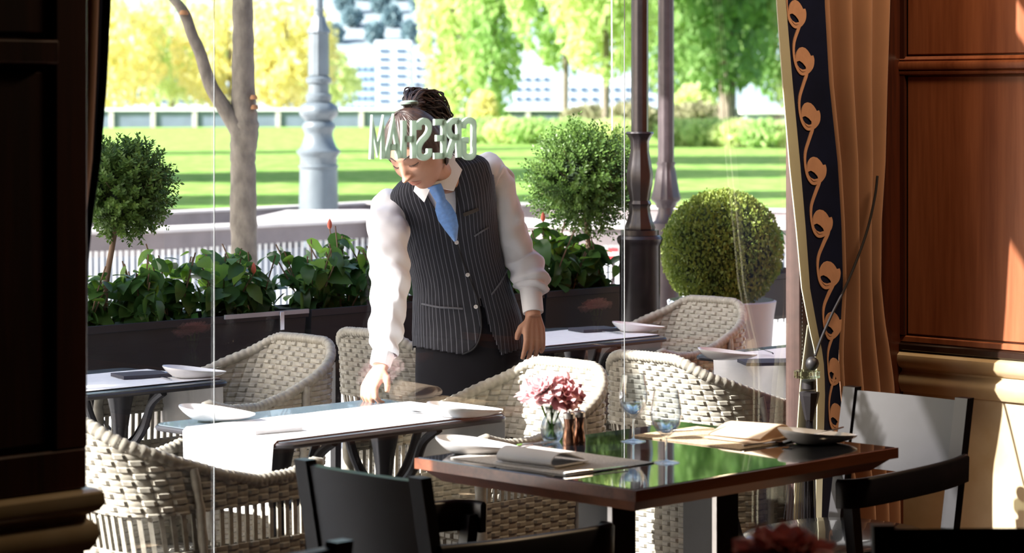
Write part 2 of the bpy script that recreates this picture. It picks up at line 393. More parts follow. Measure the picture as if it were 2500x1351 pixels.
obj('slab_face', quadprism(B(), inset+[(x, y-.02) for x, y in BKK], zs-.155, zs-.025), M['mauve'], sl, smooth=False)
rl = B()
for i in range(170):
    t = i/169; px = -150+t*2500; Yv = interp([(p[0], YZ(p[1], zs)) for p in front], px)[0]
    x, y = fl(px, Yv+.1); rl.box(x-.012, x+.012, y-.012, y+.012, -.1, zs-.15)
obj('railing_bars', rl, M['white'], sl, kind='stuff')
bx = B()
for (p0, p1) in ((-200, 400), (400, 893), (893, 1400), (1400, 2400)):
    a0 = fl(p0, interp([(p[0], YZ(p[1], zs)) for p in front], p0)[0]+.8); a1 = fl(p1, interp([(p[0], YZ(p[1], zs)) for p in front], p1)[0]+.8)
    bx.add([(a0[0], a0[1], -.1), (a1[0], a1[1], -.1), (a1[0], a1[1], .42), (a0[0], a0[1], .42)], [(0, 1, 2, 3)])
obj('blue_backing', bx, M['bluegrey'], sl)
lw = thing('wall_low_lawn', None, None, kind='structure')
tl = [(-200, 526), (378, 519), (724, 503), (893, 494), (1300, 498), (1930, 513), (2500, 525)]
TP = [fl(px, YZ(py, .60)) for px, py in tl]
obj('wall_face', quadprism(B(), TP+[(x, y+.25) for x, y in reversed(TP)], -.1, .58), M['mauve'], lw, smooth=False)
obj('coping', quadprism(B(), [(x, y-.03) for x, y in TP]+[(x, y+.3) for x, y in reversed(TP)], .58, .60), M['concrete'], lw, smooth=False)
# far parapet beyond the lawn
pr = thing('wall_far_parapet', None, None, kind='structure')
obj('wall_face', B().box(-60, 46, 156, 156.6, -.5, 1.12), mat('parapet_blue_grey', (.13, .165, .235), .7, var=.1, vscale=1), pr, smooth=False)
obj('coping', B().box(-60, 46, 155.8, 156.8, 1.12, 1.28), M['white'], pr, smooth=False)
pm = B().box(-.14, .14, -.12, .1, -.5, 1.12).mesh('pier', M['concrete'], False)
for i in range(30): obj('pier', pm, None, pr, loc=(-38+i*2.6, 155.98, 0))

# ------------------------------------------------------------ trees
def leafmat(name, c1, c2, tr=.5, sc_=.8, rough=.5):
    return mat(name, c1, rough, col2=c2, vscale=sc_, trans=tr, spec=.3)
def foliage(n, center, rad, size, fn=None, seed=1, elong=1.6, shell=.0, curl=.25):
    rnd = random.Random(seed); b = B()
    while n > 0:
        x, y, z = rnd.uniform(-1, 1), rnd.uniform(-1, 1), rnd.uniform(-1, 1); d = math.sqrt(x*x+y*y+z*z)
        if d > 1 or d < shell: continue
        if fn and not fn(x, y, z, rnd): continue
        n -= 1
        c = Vector((center[0]+x*rad[0], center[1]+y*rad[1], center[2]+z*rad[2]))
        s = size*rnd.uniform(.6, 1.35)
        q = Euler((rnd.uniform(0, 6.28), rnd.uniform(0, 6.28), rnd.uniform(0, 6.28))).to_matrix()
        p = [(-.5*elong, 0, 0), (0, -.42, curl*.4), (.5*elong, 0, 0), (0, .42, curl*.4)]
        b.add([c+q @ (Vector(v)*s) for v in p], [(0, 1, 2, 3)])
    return b
def clump(seed, freq=2.2, thr=.0, lo=-.2):
    off = Vector((seed*3.1, seed*1.7, seed*.7))
    def f(x, y, z, r):
        return noise.noise(Vector((x, y, z))*freq+off) > thr+r.uniform(-.15, .15)
    return f
barkG = mat('pale_tree_bark', (.22, .195, .165), .85, col2=(.12, .105, .09), vscale=18, bump=.5, bscale=50, bdist=.01, stretch=(1, 1, .6))
barkD = mat('dark_tree_bark', (.16, .13, .10), .9, var=.3, vscale=4)
YL = leafmat('hazed_yellow_autumn_leaves', (.90, .82, .42), (.78, .76, .36), .6, .25)  # this and the next two leaf colours are lightened to stand for haze
YG = leafmat('hazed_yellow_green_leaves', (.78, .82, .42), (.56, .68, .30), .6, .25)
GR = leafmat('hazed_green_leaves', (.58, .72, .30), (.30, .48, .16), .55, .25)
GD = leafmat('deep_green_leaves', (.30, .46, .15), (.15, .29, .09), .5, .25)
def far_tree(name, label, px, base_py, Y, h, rx, rz, leaf, n, size, seed, zc=None, thr=0, trunk_r=.16, group=None, extra_tr=0, freq=2.4):
    bx_, by_ = fl(px, Y); z0 = 0
    t = thing(name, label, 'tree', (bx_, by_, z0), group=group)
    zc = zc if zc is not None else h-rz
    pts = [(0, 0, -.2), (.05, 0, zc*.5), (-.05, .05, zc), (.05, 0, zc+rz*.6)]
    tb = B().tube(spline(pts, 4), [trunk_r*(1-.06*i) for i in range(13)], 8)
    for k in range(6+extra_tr):
        an = k*2.4+seed; r0 = .45*rx
        tb.tube(spline([(0, 0, zc-rz*.45+k*.12*rz), (math.cos(an)*r0*.5, math.sin(an)*r0*.5, zc-rz*.1+k*.1*rz), (math.cos(an)*r0*1.5, math.sin(an)*r0*1.5, zc+rz*.25+k*.08*rz)], 3), [trunk_r*.5*(1-.09*i) for i in range(7)], 6)
    obj('trunk', tb, barkD, t)
    obj('foliage', foliage(n, (0, 0, zc), (rx, rx, rz), size, clump(seed, freq, thr), seed), leaf, t, kind='stuff', smooth=False)
    return t
# yellow trees on the river side (beyond the far parapet)
ytrees = [(250, 168, 4.6, 4.2, YL, 'broad yellow autumn tree at the window\'s left edge beyond the parapet'),
 (420, 176, 4.4, 4.0, YG, 'yellow-green autumn tree behind the forked side branch'),
 (560, 170, 4.0, 4.2, YL, 'yellow autumn tree behind the slim grey trunk'),
 (700, 166, 3.6, 4.0, YL, 'yellow autumn tree just left of the large grey lamp post'),
 (800, 185, 2.6, 2.6, YG, 'small yellow-green tree showing to the right of the large grey lamp post')]
for i, (px, Y, rx, rz, lf, lb) in enumerate(ytrees):
    far_tree('autumn_tree', lb, px, 268, Y, 9, rx, rz, lf, 2600 if i < 4 else 900, .42, 11+i, zc=(5.0 if i < 4 else 3.2), thr=.02, trunk_r=.14, group='autumn trees along the river wall', freq=3.2)
far_tree('willow_tree', 'tall pale weeping tree left of the bushy topiary, beyond the lawn', 1110, 300, 150, 11, 2.3, 7.0, YG, 3400, .36, 31, zc=7.2, thr=-.02, freq=3)
far_tree('willow_tree', 'dense green weeping tree whose foliage reaches the hedge, right of the waitress', 1205, 300, 140, 11, 1.9, 8.4, GR, 4200, .32, 32, zc=8.6, thr=-.05, freq=3.2, trunk_r=.22)
far_tree('maple_tree', 'wide bright green maple behind the two iron posts, high crown', 1380, 300, 128, 12, 4.6, 13, GR, 17000, .40, 33, zc=16.1, thr=-.16)
far_tree('maple_tree', 'leafy green tree with a pale thin trunk above the bushy topiary', 1478, 320, 105, 9, 3.1, 8.5, YG, 9000, .32, 34, zc=10.8, thr=-.12, trunk_r=.17)
far_tree('maple_tree', 'tall deep green tree with a dark trunk behind the box ball', 1775, 330, 112, 13, 4.6, 12.5, GD, 18000, .38, 35, zc=14.4, thr=-.2, trunk_r=.42, extra_tr=3)
far_tree('maple_tree', 'green tree between the two iron posts and the dark-trunked tree', 1640, 320, 152, 12, 4.2, 14, GR, 16000, .38, 36, zc=15.6, thr=-.18)
far_tree('maple_tree', 'dark green tree at the curtain edge beyond the lawn', 1950, 320, 140, 12, 5.8, 14, GD, 15000, .42, 37, zc=15.2, thr=-.2)
# bushes and the hedge row on the lawn edge
def bush(name, label, px, Y, w, h, leaf, seed, n=1400, size=.2, group=None, tint=None):
    x, y = fl(px, Y); t = thing(name, label, 'bush', (x, y, 0), group=group)
    st_ = B()
    for k in range(5): st_.tube([(0, 0, -.1), (math.cos(k*1.3)*w*.25, math.sin(k*1.3)*w*.2, h*.6)], [.05, .02], 5)
    obj('stems', st_, barkD, t); obj('foliage', foliage(n, (0, 0, h*.5), (w, w*.7, h*.52), size, None, seed, shell=.35), leaf, t, kind='stuff', smooth=False)
    return t
MB_ = leafmat('mauve_green_leaves', (.40, .38, .24), (.28, .28, .16), .4, .5)
bush('shrub', 'rounded olive-mauve shrub behind the bushy topiary', 1440, 118, 1.5, 1.5, MB_, 41)
bush('shrub', 'olive-mauve shrub just left of the near iron post', 1545, 112, 1.3, 1.7, MB_, 42)
bush('shrub', 'dark olive shrub right of the far iron post, at the dark tree trunk', 1700, 118, 1.7, 1.7, MB_, 43)
bush('shrub', 'yellow-green shrub rising above the hedge right of the far iron post', 1700, 125, 1.3, 2.6, YG, 44)
bush('shrub', 'small yellow shrub in front of the parapet, left of the weeping trunk', 1180, 138, .9, 2.3, YL, 45)
hg = ['first low green shrub of the hedge row, beside the sign letters', 'low green hedge shrub left of the bushy topiary', 'low hedge shrub showing left above the bushy topiary', 'low hedge shrub behind the top of the bushy topiary',
 'low hedge shrub between the bushy topiary and the near iron post', 'bright hedge shrub just right of the far iron post', 'hedge shrub above the left side of the box ball', 'pale hedge shrub above the box ball', 'pale hedge shrub beside the curtain edge']
for i, px in enumerate([1185, 1250, 1310, 1400, 1500, 1670, 1740, 1810, 1880]):
    bush('hedge_shrub', hg[i], px, 97-i*1.2, 1.15, 1.05, (GR, YG)[i % 3 == 1], 50+i, 1100, .16, group='low shrubs along the lawn edge')
# kiosk roof at the right
kx, ky = fl(1885, 150); ks = thing('kiosk', 'low kiosk with a white flat roof at the lawn edge beside the curtain', 'kiosk', (kx, ky, 0))
obj('walls', B().box(-1.6, 1.8, -1, 1, -.2, .95), M['bluegrey'], ks); obj('roof', B().box(-1.9, 2, -1.2, 1.2, .95, 1.35, .03), M['white'], ks)
obj('door', B().box(-.4, .4, -1.04, -1, -.1, .85), M['mauve'], ks)
# trees off to the left that cast the shade bands over the lawn, and unseen street trees added to shade the terrace
def shade_tree(name, label, x, y, zc, r, rz, n, size, seed, leaf=GD):
    t = thing(name, label, 'tree', (x, y, 0), group='trees beside the lawn left of the view')
    obj('trunk', B().tube(spline([(0, 0, -.1), (.1, 0, zc*.5), (0, .1, zc)], 4), .2, 8), barkD, t)
    obj('foliage', foliage(n, (0, 0, zc), (r, r, rz), size, clump(seed, 2.0, -.25), seed), leaf, t, kind='stuff', smooth=False)
for i, (x, y, zc, r, rz, lb) in enumerate([(-13.5, 52, 8, 5, 4.2, 'middle lawn tree left of the view, spreading crown'), (-12.6, 62.5, 14, 4.6, 4.5, 'tallest lawn tree left of the view'), (-26, 48.5, 9, 4.2, 5, 'lawn tree farthest left of the view'),
  (-11.5, 38.8, 7.5, 1.7, 5.5, 'slender lawn tree nearest the low wall, left of the view'), (-23, 36.5, 8.5, 1.7, 5.5, 'slender lawn tree near the low wall, farther left of the view'), (-21, 77, 8, 1.9, 6, 'slender lawn tree in the far half of the lawn, left of the view'), (-19, 81, 16, 1.9, 6, 'tall slender lawn tree in the far half of the lawn, left of the view'), (-11.8, 68, 8.5, 1.1, 4.5, 'thin lawn tree in the middle of the lawn, left of the view')]):
    shade_tree('lawn_tree', lb, x, y, zc, r, rz, int(1100+300*r), .62, 70+i)
tt = thing('added_street_tree', 'unseen street tree added at the left to shade the back row of tables', 'tree', (-6.1, 7.6, 0))  # tree added out of view so its crown shades the rear tables
obj('trunk', B().tube(spline([(0, 0, -.1), (.1, 0, 2), (0, .1, 4.2)], 4), .09, 10), barkG, tt)
obj('foliage', foliage(5200, (.7, -.05, 4.15), (1.6, 1.45, 1.0), .16, clump(5, 2.6, -.34), 5), GR, tt, kind='stuff', smooth=False)
tt = thing('added_street_tree', 'unseen street tree added at the left to shade the slim grey trunk', 'tree', (-6.7, 10.7, 0))  # another unseen tree, added to darken the upper slim trunk
obj('trunk', B().tube(spline([(0, 0, -.1), (.05, 0, 2.4), (0, .1, 5.2)], 4), .08, 10), barkG, tt)
obj('foliage', foliage(2200, (0, -.1, 5.3), (1.1, 1.0, .9), .16, clump(6, 2.6, -.25), 6), GR, tt, kind='stuff', smooth=False)
# unseen awning added above the frame to limit the sun: its canvas and ribs
aw = thing('added_awning', 'unseen canvas awning added above the window outside to limit the sun', 'awning', W(5.16, 4.5, 2.62), math.pi/4)
obj('canvas', B().sheet(lambda u, v: (-4+u*8, v*.30, .25-v*.25+.01*math.sin(u*60)), 60, 4, .006), mat('cream_canvas', (.6, .52, .38), .9, var=.05), aw)
obj('front_bar', B().tube([(-4, .30, 0), (4, .30, 0)], .02, 8), M['jamb'], aw)
for x in (-3.9, -1.3, 1.3, 3.9): obj('arm', B().tube([(x, .02, -.1), (x, .29, 0)], .012, 6), M['jamb'], aw)

# slim grey street tree behind the planter
Yt = 12.5
def tp(px, py): return P(px, py, Yt)
base = tp(594, 640); base.z = -.1
t = thing('slim_street_tree', 'slim grey tree trunk with one forked branch rising behind the planters', 'tree', (base.x, base.y, -.1))
def loc_(v): return tuple(v-Vector((base.x, base.y, -.1)))
trunk_pts = [(596, 1080, 33), (596, 640, 32), (594, 520, 33), (594, 430, 31), (593, 380, 31), (596, 340, 34), (598, 310, 34), (596, 270, 31), (594, 200, 28), (594, 100, 26), (592, 0, 25), (590, -200, 23), (588, -420, 15)]
pp = [loc_(tp(a, b_)) for a, b_, _ in trunk_pts]; rr = [r*Yt/F for _, _, r in trunk_pts]
path = spline(pp, 5); rad = [interp([(i, r) for i, r in enumerate(rr)], k/5)[0] for k in range(len(path))]
rad = [r*(1+.03*math.sin(k*1.7)+.02*math.sin(k*4.1)) for k, r in enumerate(rad)]
obj('trunk', B().tube(path, rad, 20), barkG, t)
br = [(590, 330, 24), (570, 295, 22), (548, 262, 19), (520, 218, 17), (505, 180, 16), (490, 130, 15), (470, 85, 14), (455, 40, 14), (440, 15, 12), (420, -10, 11), (380, -90, 9)]
obj('branch', B().tube(spline([loc_(tp(a, b_)+Vector((0, -.02, 0))) for a, b_, _ in br], 4), [interp([(i, q[2]*Yt/F) for i, q in enumerate(br)], k/4)[0] for k in range(len(br)*4-3)], 14), barkG, t)
for (px, py, r) in ((452, 32, 11), (622, 238, 9), (624, 262, 9)):
    c = loc_(tp(px, py)+Vector((0, -.05, 0))); kn = B().lathe([(r*Yt/F, -.01), (r*1.05*Yt/F, .0), (r*.7*Yt/F, .012), (r*.4*Yt/F, .006)], 10, c)
    obj('knot', kn, mat('knot_bark', (.34, .17, .08), .8, var=.3), t)
obj('foliage', foliage(900, loc_(tp(560, -900)), (1.1, 1.1, .8), .13, clump(9, 2.4, -.1), 9), GR, t, kind='stuff', smooth=False)

# ------------------------------------------------------------ buildings and hill beyond the river
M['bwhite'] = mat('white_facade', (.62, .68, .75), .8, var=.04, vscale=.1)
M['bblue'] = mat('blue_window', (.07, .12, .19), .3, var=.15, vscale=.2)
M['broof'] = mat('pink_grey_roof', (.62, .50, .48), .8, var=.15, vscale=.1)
M['hill'] = mat('hazy_hill_trees', (.17, .25, .28), .95, col2=(.30, .34, .37), vscale=.03)  # haze of distance is put into the hill's colour
def building(label, px0, px1, py_top, Y, rows, cols, depth=14, roof=False, m=None, wcol=None, group='buildings across the river'):
    x0, _ = fl(px0, Y); x1, _ = fl(px1, Y); zt = EYE-(py_top-YH)/F*Y
    t = thing('far_building', label, 'building', ((x0+x1)/2, Y, -1), group=group)
    w = (x1-x0)/2; H = zt+1
    obj('walls', B().box(-w, w, 0, depth, 0, H), m or M['bwhite'], t, smooth=False)
    if roof: obj('roof', B().add([(-w-.5, -.5, H), (w+.5, -.5, H), (w+.5, depth+.5, H), (-w-.5, depth+.5, H), (-w*.7, depth/2, H+w*.35), (w*.7, depth/2, H+w*.35)], [(0, 1, 5, 4), (2, 3, 4, 5), (1, 2, 5), (3, 0, 4)]), M['broof'], t, smooth=False)
    else: obj('parapet', B().box(-w-.3, w+.3, -.3, depth, H, H+.8), M['bwhite'], t, smooth=False)
    ww = 2*w/cols; hh_ = H/(rows+.5)
    wm = B().box(-ww*.3, ww*.3, -.25, .2, 0, hh_*.5).mesh('window', M['bblue'], False)
    for r in range(rows):
        for c in range(cols):
            obj('window', wm, None, t, loc=(-w+ww*(c+.5), 0, hh_*(r+.45)))
    return t
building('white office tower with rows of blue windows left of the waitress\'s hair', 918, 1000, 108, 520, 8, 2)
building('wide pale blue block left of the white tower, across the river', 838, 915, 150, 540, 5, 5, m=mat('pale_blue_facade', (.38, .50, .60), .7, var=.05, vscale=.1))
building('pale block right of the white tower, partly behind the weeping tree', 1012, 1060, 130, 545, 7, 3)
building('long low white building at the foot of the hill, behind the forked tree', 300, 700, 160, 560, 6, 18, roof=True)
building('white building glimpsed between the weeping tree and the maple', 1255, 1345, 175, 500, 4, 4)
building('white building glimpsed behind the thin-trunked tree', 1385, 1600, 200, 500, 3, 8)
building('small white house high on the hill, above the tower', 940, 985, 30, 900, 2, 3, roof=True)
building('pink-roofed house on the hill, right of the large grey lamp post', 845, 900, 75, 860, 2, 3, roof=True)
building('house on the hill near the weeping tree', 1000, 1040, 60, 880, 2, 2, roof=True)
def hillz(x, y):
    u = (x+330)/660; v = (y-600)/500
    return -5+(14+62*math.sin(min(1, v*1.3)*math.pi/2))*(0.8+.3*noise.noise(Vector((u*4, v*3, 2)))) if v > 0 else -5
hl = B().grid(lambda u, v: (-330+u*660, 600+v*500, hillz(-330+u*660, 600+v*500)), 60, 24)
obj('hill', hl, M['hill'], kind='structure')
HT = leafmat('hazy_blue_green_leaves', (.22, .32, .35), (.16, .26, .29), .3, .1)  # leaf colour paled to hold the distance haze
rnd = random.Random(3)
for i in range(10):
    px = 818+i*23+rnd.uniform(-6, 6); yy = (640, 672, 656, 690)[i % 4]; x, y = fl(px, yy)
    t2 = thing('hill_tree', 'hazy blue-green tree on the hillside above the white tower', 'tree', (x, y, hillz(x, y)-.5), group='trees on the far hillside')
    obj('trunk', B().tube([(0, 0, -2), (0, 0, 3)], .4, 6), barkD, t2)
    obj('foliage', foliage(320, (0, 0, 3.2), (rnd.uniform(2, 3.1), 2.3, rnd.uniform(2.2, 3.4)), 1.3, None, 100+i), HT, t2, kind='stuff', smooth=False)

# ------------------------------------------------------------ lamp posts
M['lampgrey'] = mat('grey_cast_iron', (.11, .135, .155), .4, var=.12, vscale=6, spec=.6)
M['iron'] = mat('black_cast_iron', (.022, .017, .019), .3, var=.25, vscale=14, metal=.3, bump=.3, bscale=30)
M['iron2'] = mat('brown_cast_iron', (.06, .045, .05), .42, var=.25, vscale=10, metal=.2, bump=.4, bscale=40)
def zpx(py, Y): return EYE-(py-YH)/F*Y
def post(name, label, px, Y, parts, m, n=28, cat='lamp post'):
    x, y = fl(px, Y); t = thing(name, label, cat, (x, y, 0))
    for (nm, rows, fl_, fa) in parts:
        prof = sorted([(r*Y/F, zpx(py, Y)) for py, r in rows], key=lambda q: q[1]) if rows[0][0] > rows[-1][0] or True else rows
        obj(nm, B().lathe(prof, n, flute=fl_, famp=fa), m, t)
    return t
Yp = 25.0
post('street_lamp', 'large pale grey fluted street lamp post with a bulbous base beyond the low wall', 778, Yp, [
 ('base_drum', [(660, 50), (500, 48), (412, 46), (409, 49), (404, 49), (402, 45), (385, 45), (380, 48), (372, 54), (369, 54)], 0, 0),
 ('bell', [(369, 54), (360, 44), (345, 38), (330, 34), (320, 36), (312, 41), (305, 40), (297, 34)], 0, 0),
 ('bulb', [(297, 30), (292, 34), (282, 44), (272, 48), (262, 46), (255, 38), (250, 30)], 20, .03),
 ('collar', [(250, 28), (244, 32), (232, 32), (228, 25), (205, 25), (202, 31), (192, 32), (186, 24), (184, 20)], 0, 0),
 ('shaft', [(184, 25), (82, 24), (80, 28), (76, 28), (60, 20), (40, 15)], 12, .04),
 ('upper_shaft', [(40, 12), (26, 12), (24, 14), (22, 11), (-500, 9)], 0, 0)], M['lampgrey'])
post('iron_post', 'black cast iron post on a round pedestal behind the right-hand chair', 1562, 10.6, [
 ('pedestal', [(1190, 50), (600, 49), (592, 54), (583, 56), (576, 52), (574, 46), (562, 46)], 16, .012),
 ('foot', [(562, 34), (556, 36), (540, 30), (520, 25), (505, 24), (498, 27), (490, 24)], 8, .06),
 ('vase', [(490, 23), (470, 26), (450, 30), (425, 31), (400, 27), (370, 22), (345, 22), (332, 28), (326, 33), (322, 31)], 8, .05),
 ('shaft', [(322, 20), (-600, 20)], 10, .05)], M['iron'])
post('iron_post', 'slender brown iron lamp post with a flared fluted base behind the box ball', 1626, 14.0, [
 ('foot', [(985, 40), (705, 40), (560, 30), (545, 36), (538, 26), (520, 20), (508, 19)], 0, 0),
 ('flared_base', [(508, 22), (496, 26), (490, 33), (484, 35), (478, 33), (450, 28), (420, 23), (405, 20), (400, 22), (396, 22)], 12, .05),
 ('shaft', [(396, 19), (-700, 18)], 10, .05)], M['iron2'])
cb = P(1495, 318, 11.2); ct = P(1491, -600, 11.2)
tag(obj('white_cable', B().tube([(0, 0, 0), tuple(ct-cb)], .0028, 6), M['white'], loc=cb), 'thin white cable hanging down left of the near iron post', 'cable')
sg = thing('street_sign', 'small red and white street sign glimpsed left of the iron post', 'sign', P(1497, 620, 17))
obj('board', B().box(-.035, .035, -.01, .01, -.04, .04), mat('red_sign', (.75, .05, .06), .5, var=.05), sg)
obj('stripe', B().box(-.034, .034, -.014, -.01, -.012, .012), M['white'], sg)
obj('pole', B().tube([(0, .02, -.1-zpx(620, 17)), (0, .02, .04)], .012, 6), M['iron2'], sg)
# ------------------------------------------------------------ wicker armchairs
M['wicker'] = mat('taupe_wicker', (.43, .405, .345), .5, col2=(.30, .28, .235), vscale=45, spec=.5)
M['cushion'] = mat('grey_cushion', (.55, .53, .50), .9, var=.08, vscale=20, bump=.3, bscale=300)
def shell_plan(s):                 # s in -1..1 along the horseshoe seen from above, 0 = middle of the back
    hw, xf, xb, r = .285, .28, -.27, .13
    L1 = hw-r; L2 = r*math.pi/2; L3 = (xf-(xb+r)); T = L1+L2+L3; d = abs(s)*T; sg = 1 if s >= 0 else -1
    if d < L1: x, y, nx, ny = xb, d, -1, 0
    elif d < L1+L2: an = (d-L1)/r; x, y, nx, ny = xb+r-r*math.cos(an), L1+r*math.sin(an), -math.cos(an), math.sin(an)
    else: x, y, nx, ny = xb+r+(d-L1-L2), hw, 0, 1
    return x, y*sg, nx, ny*sg, T
def rim_h(s):
    d = abs(s)*shell_plan(s)[4]
    return interp([(0, .830), (.15, .828), (.195, .815), (.25, .782), (.36, .722), (.46, .678), (.57, .652), (.68, .654), (.74, .668), (.80, .69)], d)[0]
def shell_pt(s, z, off=0.0):
    x, y, nx, ny, T = shell_plan(s)
    back = max(0, min(1, (-.02-x)/.2)); lean = .11*max(0, z-.36)*back*(z/.8)+.015*max(0, z-.4)
    sc_ = 1-.06*max(0, .42-z)
    narrow = 1-.20*max(0, (z-.6)/.22)*back
    return Vector(((x+nx*off)*sc_-lean*1.6, (y+ny*off)*sc_*narrow+ny*0, z))
def weave_layer(b, s0, s1, z0f, z1f, off, side, cw=.030, ch=.017, T=1.36):
    nu = max(2, int((s1-s0)*T/2/cw)); U = [0, .2, .8]; rows = max(2, int(.62/ch))
    zs_ = [(j+f) for j in range(60) for f in (0, .22, .78)]
    us = [i+f for i in range(nu) for f in U]+[nu]
    idx = {}; vs = []; fs = []
    def vert(iu, jz):
        key = (iu, jz)
        if key in idx: return idx[key]
        u = us[iu]; s = s0+(s1-s0)*u/nu; zl, zh = z0f(s), z1f(s); z = min(max(zs_[jz]*ch+.06, zl), zh)
        ci, cj = int(u), int(zs_[jz]); fu, fz = u-ci, zs_[jz]-cj
        h = 0 if (fu < .01 or fz < .01) else (.0065 if (ci+cj) % 2 else .0022)
        idx[key] = len(vs); vs.append(shell_pt(s, z, off+side*h)); return idx[key]
    for iu in range(len(us)-1):
        s = s0+(s1-s0)*(us[iu]+us[iu+1])/2/nu; zl, zh = z0f(s), z1f(s)
        for jz in range(len(zs_)-1):
            za, zb = zs_[jz]*ch+.06, zs_[jz+1]*ch+.06
            if zb <= zl+1e-6 or za >= zh-1e-6: continue
            q = (vert(iu, jz), vert(iu+1, jz), vert(iu+1, jz+1), vert(iu, jz+1)); fs.append(q if side > 0 else q[::-1])
    b.add(vs, fs)
def make_wicker():
    t = thing('wicker_armchair', 'x', 'chair', (0, 0, 0))
    b = B(); zero = lambda s: .10; lo = lambda s: .50; hi = lambda s: .595
    for side, off in ((1, .007), (-1, -.007)):
        weave_layer(b, -1, 1, hi, rim_h, off, side)
    obj('woven_back', b, M['wicker'], t, kind='stuff', ang=25)
    b = B()
    for side, off in ((1, .007), (-1, -.007)):
        weave_layer(b, -1, 1, zero, lo, off, side)
    # front apron below the seat
    def ap(u, v):
        return Vector((.262+.004*((int(u*18)+int(v*12)) % 2), -.27+.54*u, .10+.30*v))
    nuv = 18
    for i in range(18):
        for j in range(14):
            y0, y1 = -.27+.03*i, -.27+.03*(i+1); z0, z1 = .14+.02*j, .16+.02*j; x = .262+(.005 if (i+j) % 2 else .0)
            b.add([(.258, y0, z0), (.258, y1, z0), (.258, y1, z1), (.258, y0, z1), (x+.003, y0+.005, z0+.004), (x+.003, y1-.005, z0+.004), (x+.003, y1-.005, z1-.004), (x+.003, y0+.005, z1-.004)],
                  [(4, 5, 6, 7), (0, 1, 5, 4), (1, 2, 6, 5), (2, 3, 7, 6), (3, 0, 4, 7)])
    obj('woven_base', b, M['wicker'], t, kind='stuff', ang=25)
    # open band of upright strands
    sb = B().box(-.006, .006, -.003, .003, 0, .105)
    n = 58
    stm = B()
    for i in range(n+1):
        s = -1+2*i/n; p = shell_pt(s, .495, 0); q = shell_pt(s, .60, 0); _, _, nx, ny, _ = shell_plan(s); tx, ty = -ny, nx
        w = .0062
        vs = []
        for c in (p, q):
            for (aa, bb) in ((-w, -.003), (w, -.003), (w, .003), (-w, .003)): vs.append((c.x+tx*aa+nx*bb, c.y+ty*aa+ny*bb, c.z))
        stm.add(vs, [(0, 1, 5, 4), (1, 2, 6, 5), (2, 3, 7, 6), (3, 0, 4, 7)])
    obj('upright_strands', stm, M['wicker'], t, kind='stuff')
    # wrapped rim, turned down into the front posts
    pts = []; N = 150
    for i in range(N+1):
        s = -1+2*i/N; pts.append(shell_pt(s, rim_h(s)+.004, 0))
    pl = pts[0]; pr_ = pts[-1]
    down = lambda p: [Vector((p.x+.012*(1-k/12), p.y, p.z-(p.z-.04)*k/12)) for k in range(1, 13)]
    full = list(reversed(down(pl)))+pts+down(pr_)
    fine = []
    for a_, b_ in zip(full, full[1:]): fine += [a_, a_.lerp(b_, .5)]
    fine.append(full[-1])
    rr_ = [.0175+.0018*math.sin(k*1.9) for k in range(len(fine))]
    obj('wrapped_rim', B().tube(fine, rr_, 10), M['wicker'], t, ang=60)
    for sg in (-1, 1):                       # raised wrapped corner post
        cs = .50*sg
        pp_ = [shell_pt(cs, .08+k*(rim_h(cs)-.08)/24, .012) for k in range(25)]
        obj('corner_post', B().tube(pp_, [.013+.0015*math.sin(k*2.3) for k in range(25)], 8), M['wicker'], t, ang=60)
    sb = B()
    for i in range(17):
        for j in range(17):
            x0, y0 = -.25+.03*i, -.265+.031*j; h = .004 if (i+j) % 2 else 0
            sb.add([(x0, y0, .40), (x0+.03, y0, .40), (x0+.03, y0+.031, .40), (x0, y0+.031, .40), (x0+.004, y0+.004, .403+h), (x0+.026, y0+.004, .403+h), (x0+.026, y0+.027, .403+h), (x0+.004, y0+.027, .403+h)],
                   [(4, 5, 6, 7), (0, 1, 5, 4), (1, 2, 6, 5), (2, 3, 7, 6), (3, 0, 4, 7), (3, 2, 1, 0)])
    obj('seat', sb, M['wicker'], t, kind='stuff')
    for sx in (-.22, .24):
        for sy in (-.24, .24): obj('leg', B().tube([(sx, sy, 0), (sx, sy, .40)], [.016, .02], 8), M['wicker'], t)
    return t
wk = make_wicker()
wspots = [(5.40, 4.10, 0, 'sunlit wicker armchair at the left end of the near terrace table'),
 (6.61, 5.22, 180, 'shaded wicker armchair with its woven inside towards us, at the back left terrace table'),
 (5.40, 5.27, 180, 'sunlit wicker armchair behind the pink flowers, at the right end of the near terrace table'),
 (6.60, 6.25, 0, 'wicker armchair half hidden by the waitress\'s white sleeve, before the planters'),
 (5.36, 6.34, 0, 'wicker armchair seen from its back behind the wine glasses, at the white-draped right table'),
 (6.70, 7.50, 180, 'wicker armchair with a bright sun patch in front of the iron post pedestal')]
for i, (a, b_, r, lb) in enumerate(wspots):
    o = wk if i == 0 else dup(wk)
    o.location = W(a, b_, .0); o.rotation_euler = (0, 0, math.radians(45+r)); o['label'] = lb; o['group'] = 'wicker armchairs on the terrace'

